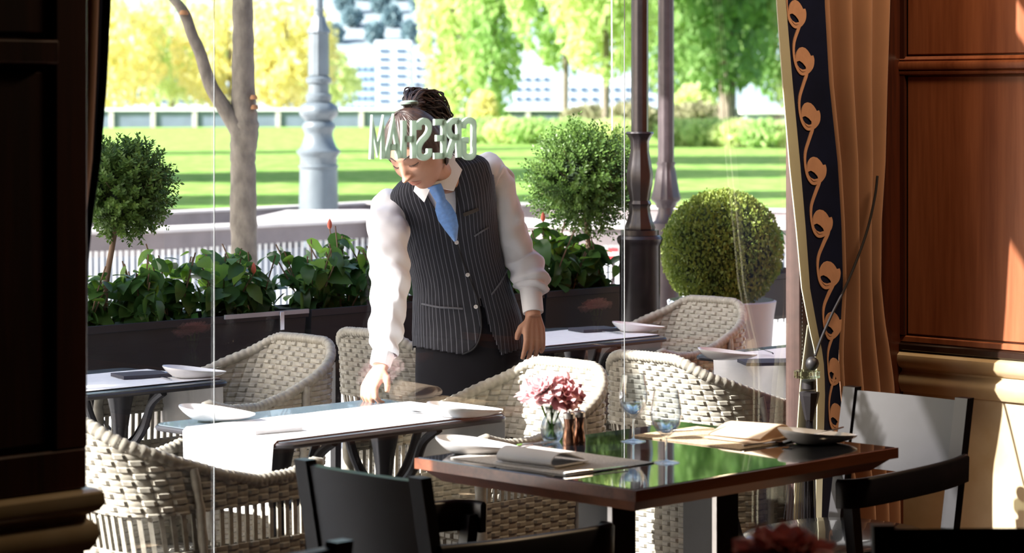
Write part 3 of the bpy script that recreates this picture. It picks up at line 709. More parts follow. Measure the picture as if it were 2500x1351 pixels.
# ------------------------------------------------------------ terrace tables
M['ttop'] = mat('blue_grey_table_laminate', (.10, .135, .165), .22, var=.1, vscale=8, coat=.4)
M['tiron'] = mat('dark_table_iron', (.035, .035, .042), .4, var=.2, metal=.4)
M['cloth'] = mat('white_damask', (.84, .84, .86), .85, var=.04, vscale=26, bump=.2, bscale=160, bdist=.001)
def rrect(x0, x1, y0, y1, r, n=6):
    out = []
    for cx, cy, a0 in ((x1-r, y1-r, 0), (x0+r, y1-r, 90), (x0+r, y0+r, 180), (x1-r, y0+r, 270)):
        for k in range(n+1): an = math.radians(a0+90*k/n); out.append((cx+r*math.cos(an), cy+r*math.sin(an)))
    return out
def make_ttable():
    t = thing('terrace_table', 'x', 'table')
    obj('table_top', B().prism(rrect(-.43, .43, -.29, .29, .04), .712, .73), M['ttop'], t)
    obj('top_edge', B().tube([(x, y, .7195) for x, y in rrect(-.431, .431, -.291, .291, .041)], .0085, 8, closed=True), M['tiron'], t)
    for sx in (-.2, .2):
        obj('column', B().lathe([(.05, .02), (.03, .06), (.024, .12), (.024, .55), (.034, .62), (.05, .70), (.05, .712)], 14, (sx, 0, 0)), M['tiron'], t)
        for sy in (-1, 1):
            obj('bracket', B().tube(spline([(sx, sy*.02, .50), (sx, sy*.07, .52), (sx, sy*.13, .58), (sx, sy*.17, .66), (sx, sy*.235, .705)], 5), .014, 8), M['tiron'], t)
            obj('foot', B().tube(spline([(sx, sy*.02, .12), (sx, sy*.12, .09), (sx, sy*.22, .05), (sx, sy*.27, .012)], 5), [.02-.0005*k for k in range(16)], 8), M['tiron'], t)
        for dx in (-1, 1):
            obj('bracket', B().tube(spline([(sx, 0, .50), (sx+dx*.06, 0, .53), (sx+dx*.11, 0, .60), (sx+dx*.15, 0, .705)], 5), .013, 8), M['tiron'], t)
    obj('stretcher', B().tube([(-.2, 0, .3), (.2, 0, .3)], .012, 8), M['tiron'], t)
    return t
def make_runner(hang0=.2, hang1=.2):
    def f(u, v):
        y = -.20+.40*v; Lt = .435; tot = hang0+2*Lt+hang1; d = u*tot
        z = .7335; wv = .006*math.sin(v*9+1)+.004*math.sin(v*23)
        if d < hang0: dd = hang0-d; return (-Lt-.006-wv*dd/.2-.03*dd, y*(1-.05*dd/.2), z-dd-.012*dd/.2*math.sin(v*3.1))
        if d > hang0+2*Lt: dd = d-hang0-2*Lt; return (Lt+.006+wv*dd/.2+.03*dd, y*(1-.05*dd/.2), z-dd-.012*dd/.2*math.sin(v*3.1))
        return (d-hang0-Lt, y, z+.0006*math.sin(u*40)*math.sin(v*12))
    return B().sheet(f, 80, 20, .0015)
tt0 = make_ttable()
rn0 = tag(obj('table_runner', make_runner(), M['cloth']), 'x', 'tablecloth')
tspots = [(5.495, 4.76, 'near terrace table with rounded corners under a sun-bleached white runner', 'blazing white runner over the near terrace table, hanging at both ends', -.065),
 (6.79, 4.75, 'back left terrace table standing close to the planters', 'grey-shaded damask runner hanging off the back left terrace table', -.04),
 (6.79, 6.94, 'terrace table behind the waitress\'s right-hand side, before the iron post', 'white runner on the terrace table beside the waitress\'s lowered hand', -.04),
 (5.68, 7.34, 'terrace table at the right window edge, mostly hidden by its white cloth', 'white cloth hanging in front of the curtain, on the right-edge terrace table', -.01)]
for i, (a, b_, lt, lr, dy) in enumerate(tspots):
    o = tt0 if i == 0 else dup(tt0); r = rn0 if i == 0 else dup(rn0)
    o.location = W(a, b_); o.rotation_euler = (0, 0, math.pi/4); o['label'] = lt; o['group'] = 'iron tables on the terrace'
    r.location = W(a+dy, b_, .0005); r.rotation_euler = (0, 0, math.pi/4); r['label'] = lr; r['group'] = 'white table runners'

# ------------------------------------------------------------ tableware
M['china'] = mat('white_china', (.86, .86, .87), .12, var=.01, coat=.5)
M['steel'] = mat('cutlery_steel', (.75, .76, .80), .15, metal=1, var=.03)
M['napgrey'] = mat('grey_linen', (.62, .62, .64), .9, var=.04, bump=.2, bscale=400, bdist=.0005)
M['napor'] = mat('apricot_linen', (.72, .40, .18), .9, var=.05, bump=.2, bscale=400, bdist=.0005, trans=.25)
M['napcream'] = mat('cream_linen', (.82, .66, .50), .9, var=.04, bump=.2, bscale=400, bdist=.0005, trans=.2)
M['napdark'] = mat('charcoal_linen', (.055, .055, .075), .9, var=.1, bump=.2, bscale=400, bdist=.0005)
M['matweave'] = mat('woven_placemat', (.50, .38, .24), .8, col2=(.30, .21, .13), vscale=260)
M['matdark'] = mat('dark_woven_placemat', (.06, .05, .055), .6, var=.3, vscale=260)
def plate_mesh(L=.10, Wd=.068, lip=.026):
    b = B(); n = 48; rings = [0, .25, .5, .68, .8, .9, .97, 1.0]
    def rad(th):
        c = math.cos(th); s = math.sin(th)
        x = L*(c+.18*c*c*(1 if c > 0 else -.3)); y = Wd*s*(1-.28*c); return x, y
    def zz(r, th): return .006+lip*(r**4)*(.75-.45*math.cos(th)+.0*math.sin(th))+ (.006*r**6)
    vs = []
    for r in rings:
        for k in range(n): th = 2*math.pi*k/n; x, y = rad(th); vs.append((x*r, y*r, zz(r, th)))
    for r in reversed(rings):
        for k in range(n):
            th = 2*math.pi*k/n; x, y = rad(th); zb = max(0.0, zz(r, th)-.004-(.002 if r < .6 else 0)); vs.append((x*r*.995, y*r*.995, 0 if r < .55 else zb*min(1, (r-.5)*4)))
    m = len(rings)*2
    return b.add(vs, [(i*n+k, i*n+(k+1) % n, (i+1)*n+(k+1) % n, (i+1)*n+k) for i in range(m-1) for k in range(n)])
PLM = plate_mesh().mesh('plate', M['china'])
def knife_parts():
    h = B().tube([(-.10, 0, .003), (-.06, 0, .0035), (-.01, 0, .003)], [.004, .0048, .0035], 8, sy=.6)
    bl = B().prism([(-.012, -.004), (.08, -.0085), (.098, -.006), (.104, .0), (.1, .004), (-.012, .004)], .002, .0034)
    return h.mesh('handle', M['steel']), bl.mesh('blade', M['steel'])
def fork_parts():
    h = B().tube([(-.10, 0, .003), (-.07, 0, .0035), (.02, 0, .003)], [.0045, .004, .0022], 8, sy=.6)
    hd = B().prism([(.018, -.002), (.035, -.010), (.058, -.0115), (.06, -.0115), (.06, .0115), (.058, .0115), (.035, .010), (.018, .002)], .002, .0036)
    for y in (-.0098, -.0033, .0033, .0098): hd.prism([(.058, y-.0015), (.098, y-.001), (.098, y+.001), (.058, y+.0015)], .002, .0036)
    return h.mesh('handle', M['steel']), hd.mesh('tines', M['steel'])
KN = knife_parts(); FK = fork_parts()
def cutlery(kind, label, loc, rz, tilt=0, group='table cutlery'):
    t = thing(kind, label, kind, loc, rz, group); t.rotation_euler = (0, tilt, rz)
    for me in (KN if kind == 'knife' else FK): obj(me.name.split('.')[0], me, None, t)
    return t
def plate(label, loc, rz, s=1.0, tilt=0):
    o = tag(obj('plate', PLM, None, loc=loc, rot=(0, tilt, rz)), label, 'plate', 'white boat-shaped side plates'); o.scale = (s, s, s); return o
def napkin_mesh(m, w=.17, L=.095, roll=.021):
    b = B()
    sec = [(-L*.55, .002), (-L*.1, .003), (L*.3, .004), (L*.62, .006), (L*.78, .012), (L*.80, .022), (L*.66, .034), (L*.42, .040), (L*.1, .036), (-L*.2, .026), (-L*.5, .016), (-L*.62, .011)]
    sp = spline([(x, 0, z) for x, z in sec], 4)
    def f(u, v): p = sp[min(len(sp)-1, int(round(u*(len(sp)-1))))]; return (p.x*(1+.05*math.sin(v*3)), (v-.5)*w, p.z*(1-.12*v)+.001)
    b.sheet(f, len(sp)-1, 10, .002)
    def g(u, v): return (-L*.9+u*L*1.5+.008, (v-.5)*w*1.06-.006, .0035+.0015*math.sin(u*3+v))
    b2 = B().sheet(g, 8, 6, .003)
    return b.mesh('fold', m), b2.mesh('tail', m)
def napkin(label, m, loc, rz, mm=None):
    t = thing('napkin', label, 'napkin', loc, rz, 'folded napkins')
    a_, b_ = napkin_mesh(m); obj('fold', a_, None, t); obj('tail', b_, None, t)
    return t
def flat_napkin(label, m, loc, rz, w=.2, L=.11):
    t = tag(obj('napkin', B().sheet(lambda u, v: ((u-.5)*w, (v-.5)*L, .006+.006*math.sin(u*math.pi)*math.sin(v*math.pi)), 12, 8, .011), m, loc=loc, rot=(0, 0, rz)), label, 'napkin', 'folded napkins'); return t

# indoor table
M['tabtop'] = mat('black_polished_table_top', (.012, .014, .018), .06, var=.1, coat=1.0)
M['tabedge'] = wood('table_edge_wood', (.26, .085, .04), (.12, .035, .018), .3, 12, axis=0, coat=.5)
M['black'] = mat('black_lacquered_wood', (.008, .007, .010), .36, var=.15, vscale=20, coat=.0, spec=.4)
M['chrome'] = mat('brushed_steel_edge', (.55, .53, .52), .3, metal=1, var=.1)
def make_dtable():
    t = thing('dining_table', 'x', 'table')
    hx, hy = .51, .3775
    obj('table_top', B().box(-hx+.006, hx-.006, -hy+.006, hy-.006, .738, .75, .002), M['tabtop'], t)
    obj('edge_frame', B().prism([(-hx, -hy), (hx, -hy), (hx, hy), (-hx, hy)], .722, .7485), M['tabedge'], t)
    b = B(); i = .05
    vs = [(-hx+.012, -hy+.012, .722), (hx-.012, -hy+.012, .722), (hx-.012, hy-.012, .722), (-hx+.012, hy-.012, .722), (-hx+i, -hy+i, .69), (hx-i, -hy+i, .69), (hx-i, hy-i, .69), (-hx+i, hy-i, .69)]
    b.add(vs, [(0, 1, 5, 4), (1, 2, 6, 5), (2, 3, 7, 6), (3, 0, 4, 7), (7, 6, 5, 4), (0, 3, 2, 1)])
    obj('chamfered_apron', b, M['tabedge'], t, smooth=False)
    for sx in (-.2, .2):
        obj('pedestal', B().box(sx-.045, sx+.045, -.06, .06, .04, .69, .004), M['black'], t)
        obj('foot', B().box(sx-.04, sx+.04, -.30, .30, 0, .04, .006), M['black'], t)
        obj('steel_trim', B().box(sx-.047, sx-.043, -.06, -.045, .04, .69), M['chrome'], t)
    return t
dt = make_dtable(); dt['label'] = 'dining table with a mirror-black top and reddish wood edge, set by the window'; dt['group'] = 'dining tables indoors'
dt.location = W(4.272, 4.81); dt.rotation_euler = (0, 0, math.pi/4)
TZ = .7505
def placemat(label, m, a, b_, la, lb_):
    t = thing('placemat', label, 'placemat', W(a, b_, TZ), math.pi/4, 'woven placemats')
    obj('sheet', B().box(-lb_/2, lb_/2, -la/2, la/2, 0, .0018), m, t)
    r = B(); n = int(lb_/.0045)
    for i in range(n): x = -lb_/2+(i+.5)*lb_/n; r.add([(x-.0015, -la/2, .0018), (x, -la/2, .003), (x+.0015, -la/2, .0018), (x-.0015, la/2, .0018), (x, la/2, .003), (x+.0015, la/2, .0018)], [(0, 1, 4, 3), (1, 2, 5, 4)])
    obj('ribs', r, m, t, kind='stuff', smooth=False)
M['matlight'] = mat('pale_woven_placemat', (.60, .56, .52), .8, col2=(.42, .38, .35), vscale=200)
placemat('pale ribbed placemat under the grey napkin on the indoor table', M['matlight'], 4.36, 4.50, .42, .30)
placemat('tan woven placemat under the rolled napkin at the indoor table\'s right end', M['matweave'], 4.34, 5.12, .38, .27)
MZ = TZ+.003
napkin('grey folded napkin with an apricot inner fold, front left of the indoor table', M['napgrey'], PZ(1325, 1132, MZ), math.radians(-128))
napkin('white rolled napkin glowing apricot inside, right end of the indoor table', M['napcream'], PZ(1825, 1072, MZ), math.radians(48))
ins = B().sheet(lambda u, v: (.02+.045*u, -.088+.004*v, .006+.028*v), 6, 4, .002)
plate('boat-shaped white plate at the left corner of the indoor table', PZ(1160, 1108, MZ-.003), math.radians(-12), .98)
plate('boat-shaped white plate with a knife across it, right end of the indoor table', PZ(1992, 1083, MZ-.003), math.radians(14), .98)
cutlery('knife', 'knife resting over the rim of the right-hand indoor plate', PZ(1985, 1072, MZ+.008)+Vector((0, 0, .008)), math.radians(30), math.radians(-8))
cutlery('knife', 'knife beside the grey napkin near the front corner of the indoor table', PZ(1455, 1150, MZ), math.radians(38))
cutlery('fork', 'fork with upturned tines left of the grey napkin', PZ(1290, 1090, MZ), math.radians(52))
cutlery('knife', 'knife lying behind the white rolled napkin', PZ(1700, 1052, MZ), math.radians(22))
cutlery('fork', 'fork half hidden between the rolled napkin and the right-hand plate', PZ(1880, 1084, MZ), math.radians(40))
# wine glasses
M['crystal'] = solid_glass('clear_crystal', (.97, .99, 1.0), .30)
M['thin'] = thin_glass('thin_bowl_glass', .045, (.95, .97, .985), power=2.2)
M['water'] = solid_glass('clear_water', (.90, .96, 1.0), .3)
def make_glass(h=.178, r=.038):
    t = thing('wine_glass', 'x', 'glass')
    out = [(.004, .062), (.012, .068), (.024, .078), (.034, .094), (.038, .112), (.037, .135), (.033, .160), (.030, h)]
    inn = [(.029, h), (.032, .160), (.0358, .135), (.0368, .112), (.0328, .095), (.022, .081), (.010, .073), (.001, .071)]
    obj('bowl', B().lathe([(.0035, .060)]+out+inn, 32, cap=True), M['thin'], t, ang=80)
    obj('stem', B().lathe([(.0033, .006), (.003, .012), (.0028, .04), (.0035, .060)], 14), M['crystal'], t)
    obj('bowl_base', B().lathe([(.001, .0725), (.010, .0745), (.022, .0825), (.0325, .096), (.034, .1015), (.020, .1005), (.001, .1000)], 32, cap=False), M['crystal'], t, ang=80)
    obj('foot', B().lathe([(.033, 0), (.0335, .0012), (.02, .003), (.008, .005), (.0033, .008)], 32), M['crystal'], t, ang=80)
    return t
g0 = make_glass(); g0.location = PZ(1546, 1078, TZ)
g0['label'] = 'stemmed wine glass standing further back, left of the pair'; g0['group'] = 'wine glasses on the indoor tables'
g1 = dup(g0, PZ(1626, 1130, TZ), 0, 'stemmed wine glass nearer the table edge, right of the pair'); g1.scale = (1.02, 1.02, 1.02)
# pepper and salt mills
M['bronze'] = mat('bronze_brown_metal', (.30, .16, .11), .18, metal=.9, var=.2, vscale=40)
def make_mill():
    t = thing('mill', 'x', 'mill')
    obj('body', B().lathe([(.0165, 0), (.017, .012), (.014, .03), (.0115, .045), (.0135, .062), (.0155, .07)], 24), M['bronze'], t)
    obj('cap', B().lathe([(.016, .070), (.0165, .074), (.016, .083), (.013, .086), (.004, .087)], 24), M['chrome'], t)
    obj('button', B().lathe([(.004, .086), (.0045, .09), (.002, .093)], 12), M['chrome'], t)
    return t
m0 = make_mill(); m0.location = PZ(1389, 1087, TZ); m0['label'] = 'bronze waisted mill next to the flower vase'; m0['group'] = 'salt and pepper mills'
dup(m0, PZ(1414, 1083, TZ), 0, 'bronze waisted mill on the side nearer the wine glasses')
# flower vase and blooms
def make_vase():
    t = thing('flower_vase', 'x', 'vase')
    obj('body', B().lathe([(.020, .0), (.028, .012), (.031, .03), (.027, .052), (.018, .068), (.015, .08), (.019, .092), (.0175, .092), (.0135, .08), (.0165, .068), (.0255, .052), (.0295, .03), (.0265, .013), (.003, .008)], 28), M['crystal'], t, ang=80)
    obj('water', B().lathe([(.002, .0085), (.026, .0135), (.029, .03), (.025, .05), (.002, .05)], 24), M['water'], t, ang=80)
    return t
pinkL = mat('pale_pink_petal', (.97, .82, .83), .7, col2=(.95, .66, .70), vscale=30, trans=.45)
pinkD = mat('rose_pink_petal', (.98, .74, .76), .7, col2=(.95, .52, .56), vscale=30, trans=.4)
pinkR = mat('coral_pink_petal', (.97, .62, .60), .7, col2=(.92, .46, .44), vscale=30, trans=.3)
stemG = mat('fresh_stem_green', (.22, .42, .06), .5, var=.2, trans=.2)
def petal_mesh(m, seed, L=.046, w=.070):
    rn = random.Random(seed); ph = rn.uniform(0, 6)
    def f(u, v):
        a = (u-.5)*2; r = v; wd = w*(r**.42)*(1-.08*r)
        z = L*(.9*r-.35*r*r)+.005*r*math.sin(a*7+ph)+.003*r*r*math.sin(a*15+ph*2)+.010*a*a*r
        x = L*.85*r**1.4-.012*a*a*r; return (x+.004*r*math.cos(a*11+ph), a*wd*.5*1.3, z)
    return B().sheet(f, 12, 6, .0006).mesh('petal', m)
PET = {k: [petal_mesh(m, s) for s in range(3)] for k, m in (('L', pinkL), ('D', pinkD), ('R', pinkR))}
def bloom(label, key, loc, tilt, size=1.0, n=(5, 8, 10), stem_to=None, group='pink blooms'):
    t = thing('flower', label, 'flower', loc, 0, group); rn = random.Random(hash(label) % 1000 if False else len(label)*7)
    t.rotation_euler = tilt
    for ring, cnt in enumerate(n):
        for k in range(cnt):
            o = obj('petal', PET[key][(k+ring) % 3], None, t)
            o.rotation_euler = (0, math.radians(-35+ring*34+rn.uniform(-6, 6)), 2*math.pi*k/cnt+ring*.4+rn.uniform(-.12, .12))
            s = size*(.72+.16*ring)*rn.uniform(.9, 1.08); o.scale = (s, s, s)
    inv = t.rotation_euler.to_matrix().inverted()
    if stem_to is not None:
        e = inv @ (Vector(stem_to)-Vector(loc)); q = inv @ Vector((0, 0, -.03))
        obj('stem', B().tube(spline([(0, 0, .002), tuple(q), tuple(e)], 5), .0026, 6), stemG, t)
    cl = B()
    for k in range(5): cl.tube([(0, 0, -.002), (math.cos(k*1.26)*.012, math.sin(k*1.26)*.012, .014)], [.004, .001], 5)
    obj('calyx', cl, stemG, t)
    return t
v0 = make_vase(); vb = PZ(1347, 1078, TZ); v0.location = vb; v0['label'] = 'small clear glass vase of pink flowers on the indoor table by the window'; v0['group'] = 'glass flower vases'
bloom('pale pink ruffled bloom, the left one in the vase on the indoor table', 'L', vb+Vector((-.028, -.008, .128)), (math.radians(22), math.radians(-22), 0), 1.12, (6, 8, 9), vb+Vector((.008, 0, .013)))
bloom('deeper rose bloom, the right one in the vase on the indoor table', 'D', vb+Vector((.026, -.006, .124)), (math.radians(48), math.radians(20), 0), 1.05, (6, 7, 8), vb+Vector((-.008, 0, .013)))
for i, (dx, dy) in enumerate(((.0, .016), (.004, -.017), (-.012, .004))):
    (obj('stem', B().tube([(dx*1.0, dy, .012), (-dx*.5, -dy*.5, .08), (-dx*1.2, -dy, .128)], .0025, 6), stemG, v0))

# tables outside the frame that the pane mirrors, and the foreground bloom
t3 = dup(dt, W(2.92, 5.66), math.pi/4, 'dining table right of the view, seen only mirrored in the window'); v3 = dup(v0, W(3.13, 5.22, TZ), 0, 'glass vase on the table right of the view, mirrored in the glass')
bloom('rose bloom of the table right of the view, mirrored at the left of the glass', 'D', W(3.13, 5.22, TZ+.118), (.2, .1, 0), 1.0, (6, 9, 12), W(3.13, 5.22, TZ+.013))
dup(g0, W(3.10, 5.40, TZ), 0, 'wine glass on the table right of the view, nearer its vase'); dup(g0, W(3.22, 5.48, TZ), 0, 'wine glass on the table right of the view, farther from its vase')
t4 = dup(dt, W(3.2, 7.3), math.pi/4, 'dining table beyond the pier, seen only mirrored in the window'); v4 = dup(v0, W(3.41, 6.92, TZ), 0, 'glass vase on the table beyond the pier')
bloom('rose bloom of the table beyond the pier, mirrored beside the planter', 'D', W(3.41, 6.92, TZ+.118), (.2, .1, 0), 1.0, (6, 9, 12), W(3.41, 6.92, TZ+.013))
fb = Vector((.44, 4.05, .75))
dt5 = dup(dt, Vector((.62, 3.72, 0)), 0, 'dining table just below the view, carrying the foreground flower')
v5 = dup(v0, Vector((.44, 4.03, TZ)), 0, 'vase just below the view under the blurred foreground flower')
bloom('large blurred coral pink bloom at the bottom edge, in front of the blue seat', 'R', Vector((.44, 4.03, TZ+.162)), (.15, .05, 0), 1.35, (6, 9, 12), Vector((.44, 4.03, TZ+.013)))
bloom('second coral bloom leaning beside the large foreground one', 'R', Vector((.475, 4.05, TZ+.150)), (.1, .5, 0), 1.0, (5, 8), Vector((.436, 4.03, TZ+.013)))

# terrace tableware
OZ = .7355
plate('white plate at the left corner of the near terrace table', PZ(525, 1026, OZ), math.radians(-6), 1.0)
plate('white plate at the right end of the near terrace table', PZ(1130, 1018, OZ), math.radians(6), 1.0)
cutlery('fork', 'fork leaning on the plate at the right end of the near terrace table', PZ(1040, 1012, OZ), math.radians(130))
flat_napkin('grey folded napkin on the white runner, left part of the near terrace table', M['napgrey'], PZ(655, 1052, OZ), math.radians(35), .15, .12)
cutlery('knife', 'knife lying between plate and napkin on the near terrace table', PZ(700, 1042, OZ), math.radians(10))
plate('white plate on the back left terrace table', PZ(470, 922, OZ), math.radians(8), .95)
cutlery('knife', 'knife across the plate of the back left terrace table', PZ(465, 917, OZ)+Vector((0, 0, .014)), math.radians(14), math.radians(-5))
flat_napkin('charcoal napkin on the back left terrace table', M['napdark'], PZ(345, 920, OZ), math.radians(30), .17, .12)
cutlery('fork', 'fork between the charcoal napkin and the plate, back left terrace table', PZ(390, 922, OZ), math.radians(120))
plate('white plate on the terrace table before the iron post', PZ(1555, 810, OZ), math.radians(6), .95)
cutlery('knife', 'knife across the plate before the iron post', PZ(1550, 806, OZ)+Vector((0, 0, .014)), math.radians(14), math.radians(-5))
cutlery('fork', 'fork left of the plate before the iron post', PZ(1482, 812, OZ), math.radians(125))
flat_napkin('charcoal napkin on the terrace table beside the waitress\'s hand', M['napdark'], PZ(1450, 808, OZ), math.radians(30), .17, .12)
plate('white plate on the terrace table at the right window edge', PZ(1772, 878, OZ), math.radians(-4), .95)
flat_napkin('charcoal napkin on the white cloth at the right window edge', M['napdark'], PZ(1876, 889, OZ), math.radians(8), .19, .14)
cutlery('fork', 'fork behind the charcoal napkin at the right window edge', PZ(1868, 872, OZ)+Vector((0, 0, .02)), math.radians(100))

# ------------------------------------------------------------ black armchairs indoors
M['seatblue'] = mat('black_leather_seat', (.015, .020, .028), .25, var=.15, vscale=12, coat=.8, bump=.2, bscale=200)
def make_dchair():
    t = thing('dining_armchair', 'x', 'chair')
    xb = lambda z: -.25-.19*max(0, z-.42)
    def panel(u, v):
        y = -.185+.37*u; z = .60+.215*v; return (xb(z)-.018*(1-(2*u-1)**2)*.6, y, z)
    obj('back_panel', B().sheet(panel, 14, 6, .016), M['black'], t)
    for sy in (-1, 1):
        b = B(); w = .021; rows = [(0, -.30), (.42, -.25), (.60, xb(.6)), (.825, xb(.825))]; vs = []
        for z, x in rows:
            for dx, dy in ((-.016, -w), (.016, -w), (.016, w), (-.016, w)): vs.append((x+dx, sy*.195+dy, z))
        fs = [(i*4+k, i*4+(k+1) % 4, i*4+4+(k+1) % 4, i*4+4+k) for i in range(3) for k in range(4)]+[(3, 2, 1, 0), (12, 13, 14, 15)]
        obj('back_stile', b.add(vs, fs), M['black'], t, smooth=False)
        path = spline([(xb(.64)-.0, sy*.222, .636), (-.15, sy*.255, .634), (.02, sy*.264, .631), (.19, sy*.258, .627), (.245, sy*.235, .624), (.255, sy*.20, .622)], 5)
        arm = B(); vs = []; n = len(path)
        for i, p in enumerate(path):
            tg = (path[min(i+1, n-1)]-path[max(i-1, 0)]); nn = Vector((-tg.y, tg.x, 0)).normalized()
            for (o_, z_) in ((-.010, -.038), (.010, -.038), (.012, .030), (.004, .038), (-.004, .038), (-.012, .030)): vs.append(p+nn*o_+Vector((0, 0, z_)))
        fs = [(i*6+k, i*6+(k+1) % 6, i*6+6+(k+1) % 6, i*6+6+k) for i in range(n-1) for k in range(6)]+[tuple(reversed(range(6))), tuple((n-1)*6+k for k in range(6))]
        obj('arm', arm.add(vs, fs), M['black'], t, ang=50)
        lg = B(); vs = []
        for z, x, y in ((0, .20, .215), (.44, .185, .205), (.63, .235, .225)):
            for dx, dy in ((-.017, -.015), (.017, -.015), (.017, .015), (-.017, .015)): vs.append((x+dx, sy*y+dy, z))
        obj('leg', lg.add(vs, [(i*4+k, i*4+(k+1) % 4, i*4+4+(k+1) % 4, i*4+4+k) for i in range(2) for k in range(4)]+[(3, 2, 1, 0), (8, 9, 10, 11)]), M['black'], t, smooth=False)
    seat = [(math.copysign(abs(math.cos(a))**.75, math.cos(a))*.265+.01, math.copysign(abs(math.sin(a))**.75, math.sin(a))*.225) for a in [2*math.pi*k/40 for k in range(40)]]
    obj('seat_frame', B().prism([(x*.95, y*.95) for x, y in seat], .40, .435), M['black'], t)
    b = B(); vs = []
    for sc_, z in ((.97, .435), (1.0, .445), (1.0, .455), (.93, .466), (.6, .47), (.01, .472)):
        vs += [(x*sc_, y*sc_, z) for x, y in seat]
    b.add(vs, [(i*40+k, i*40+(k+1) % 40, i*40+40+(k+1) % 40, i*40+40+k) for i in range(5) for k in range(40)]); obj('seat', b, M['seatblue'], t)
    return t
dc = make_dchair(); grp = 'black armchairs indoors'
def put(o, a, b_, rz, lb): o.location = W(a, b_); o.rotation_euler = (0, 0, math.radians(rz)); o['label'] = lb; o['group'] = grp
put(dc, 4.235, 5.50, 225, 'black armchair right of the indoor table, letter shadows on its sunlit back')
put(dup(dc), 4.225, 4.07, 45, 'black armchair seen from behind at the left end of the indoor table')
o = dup(dc); o.location = W(3.88, 2.90); o.rotation_euler = (0, 0, math.radians(135)); o['label'] = 'black armchair at the bottom edge, only its blue-lit top rail corner showing, left'; o['group'] = grp
o = dup(dc); o.location = (.93, 4.56, 0); o.rotation_euler = (0, 0, math.radians(-88)); o['label'] = 'black armchair at the bottom right corner, only its long back top showing'; o['group'] = grp

# ------------------------------------------------------------ planters on the trellis rail
M['planter'] = mat('dark_planter', (.007, .009, .016), .6, var=.3, vscale=6, bump=.3, bscale=30)
M['soil'] = mat('soil', (.06, .045, .035), 1, var=.3, bump=1, bscale=80, bdist=.01)
M['leafA'] = leafmat('glossy_dark_leaf', (.075, .17, .045), (.035, .10, .03), .35, 9, .3)
M['leafB'] = leafmat('bright_young_leaf', (.30, .50, .07), (.17, .36, .05), .55, 9, .35)
M['leafC'] = leafmat('mid_green_leaf', (.13, .27, .06), (.07, .17, .04), .45, 9, .35)
M['twig'] = mat('brown_twig', (.20, .13, .09), .8, var=.2)
PA = 7.30
boxes = [(4.9, 6.19, 'long dark planter box at the left, with an aluminium strip on its rim'), (6.215, 7.48, 'dark planter box behind the waitress'), (7.505, 8.05, 'short dark planter box left of the iron post'), (8.95, 10.0, 'dark planter box at the curtain edge')]
for i, (b0, b1, lb) in enumerate(boxes):
    t = thing('planter_box', lb, 'planter', W(PA+.14, (b0+b1)/2, .66), math.pi/4, 'planter boxes along the terrace rail')
    h = (b1-b0)/2
    b = B(); o_ = [(-h, -.14), (h, -.14), (h, .14), (-h, .14)]; i_ = [(-h+.02, -.12), (h-.02, -.12), (h-.02, .12), (-h+.02, .12)]
    vs = [(x*.985, y*.9, 0) for x, y in o_]+[(x, y, .195) for x, y in o_]+[(x, y, .195) for x, y in i_]+[(x, y, .16) for x, y in i_]
    b.add(vs, [(3, 2, 1, 0)]+[(r*4+k, r*4+(k+1) % 4, r*4+4+(k+1) % 4, r*4+4+k) for r in range(3) for k in range(4)])
    obj('box', b, M['planter'], t, smooth=False)
    obj('soil', B().box(-h+.02, h-.02, -.12, .12, .155, .165), M['soil'], t)
    obj('rim', B().box(-h-.006, h+.006, -.148, -.138, .170, .198, .002), M['planter'], t)
    if i == 0:
        obj('aluminium_strip', B().box(.24, h-.0, -.156, -.148, .186, .202), M['seal'], t); obj('bracket', B().box(.50, .52, -.160, -.148, .13, .2, .001), M['steel'], t)
ra = B().tube([(0, 0, 0), (.58, 0, .58)], .0065, 6).mesh('rod', M['tiron']); rb_ = B().tube([(0, .014, 0), (-.58, .014, .58)], .0065, 6).mesh('rod', M['tiron'])
for (c0, c1, lb) in ((4.8, 8.12, 'dark iron rail of crossed rods carrying the long planter boxes'), (8.93, 10.1, 'dark iron rail under the planter box at the curtain edge')):
    cm = (c0+c1)/2; x0, x1 = c0-cm, c1-cm
    tr = thing('trellis_rail', lb, 'railing', W(PA+.14, cm, 0), math.pi/4)
    obj('top_rail', B().box(x0, x1, -.02, .02, .63, .66), M['tiron'], tr)
    obj('bottom_rail', B().box(x0, x1, -.012, .012, .05, .07), M['tiron'], tr)
    npost = max(2, int((x1-x0)/1.3)+1)
    for i in range(npost): xx = x0+.02+i*(x1-x0-.04)/(npost-1); obj('post', B().box(xx-.015, xx+.015, -.015, .015, -.03, .65), M['tiron'], tr)
    for k in range(-6, 14):
        xc = 6.32+k*.34-cm; xa = xc-.49; xb2 = xc+.49
        if x0 < xa and xa+.58 < x1: obj('rod', ra, None, tr, loc=(xa, 0, .06))
        if x0 < xb2-.58 and xb2 < x1: obj('rod', rb_, None, tr, loc=(xb2, 0, .06))
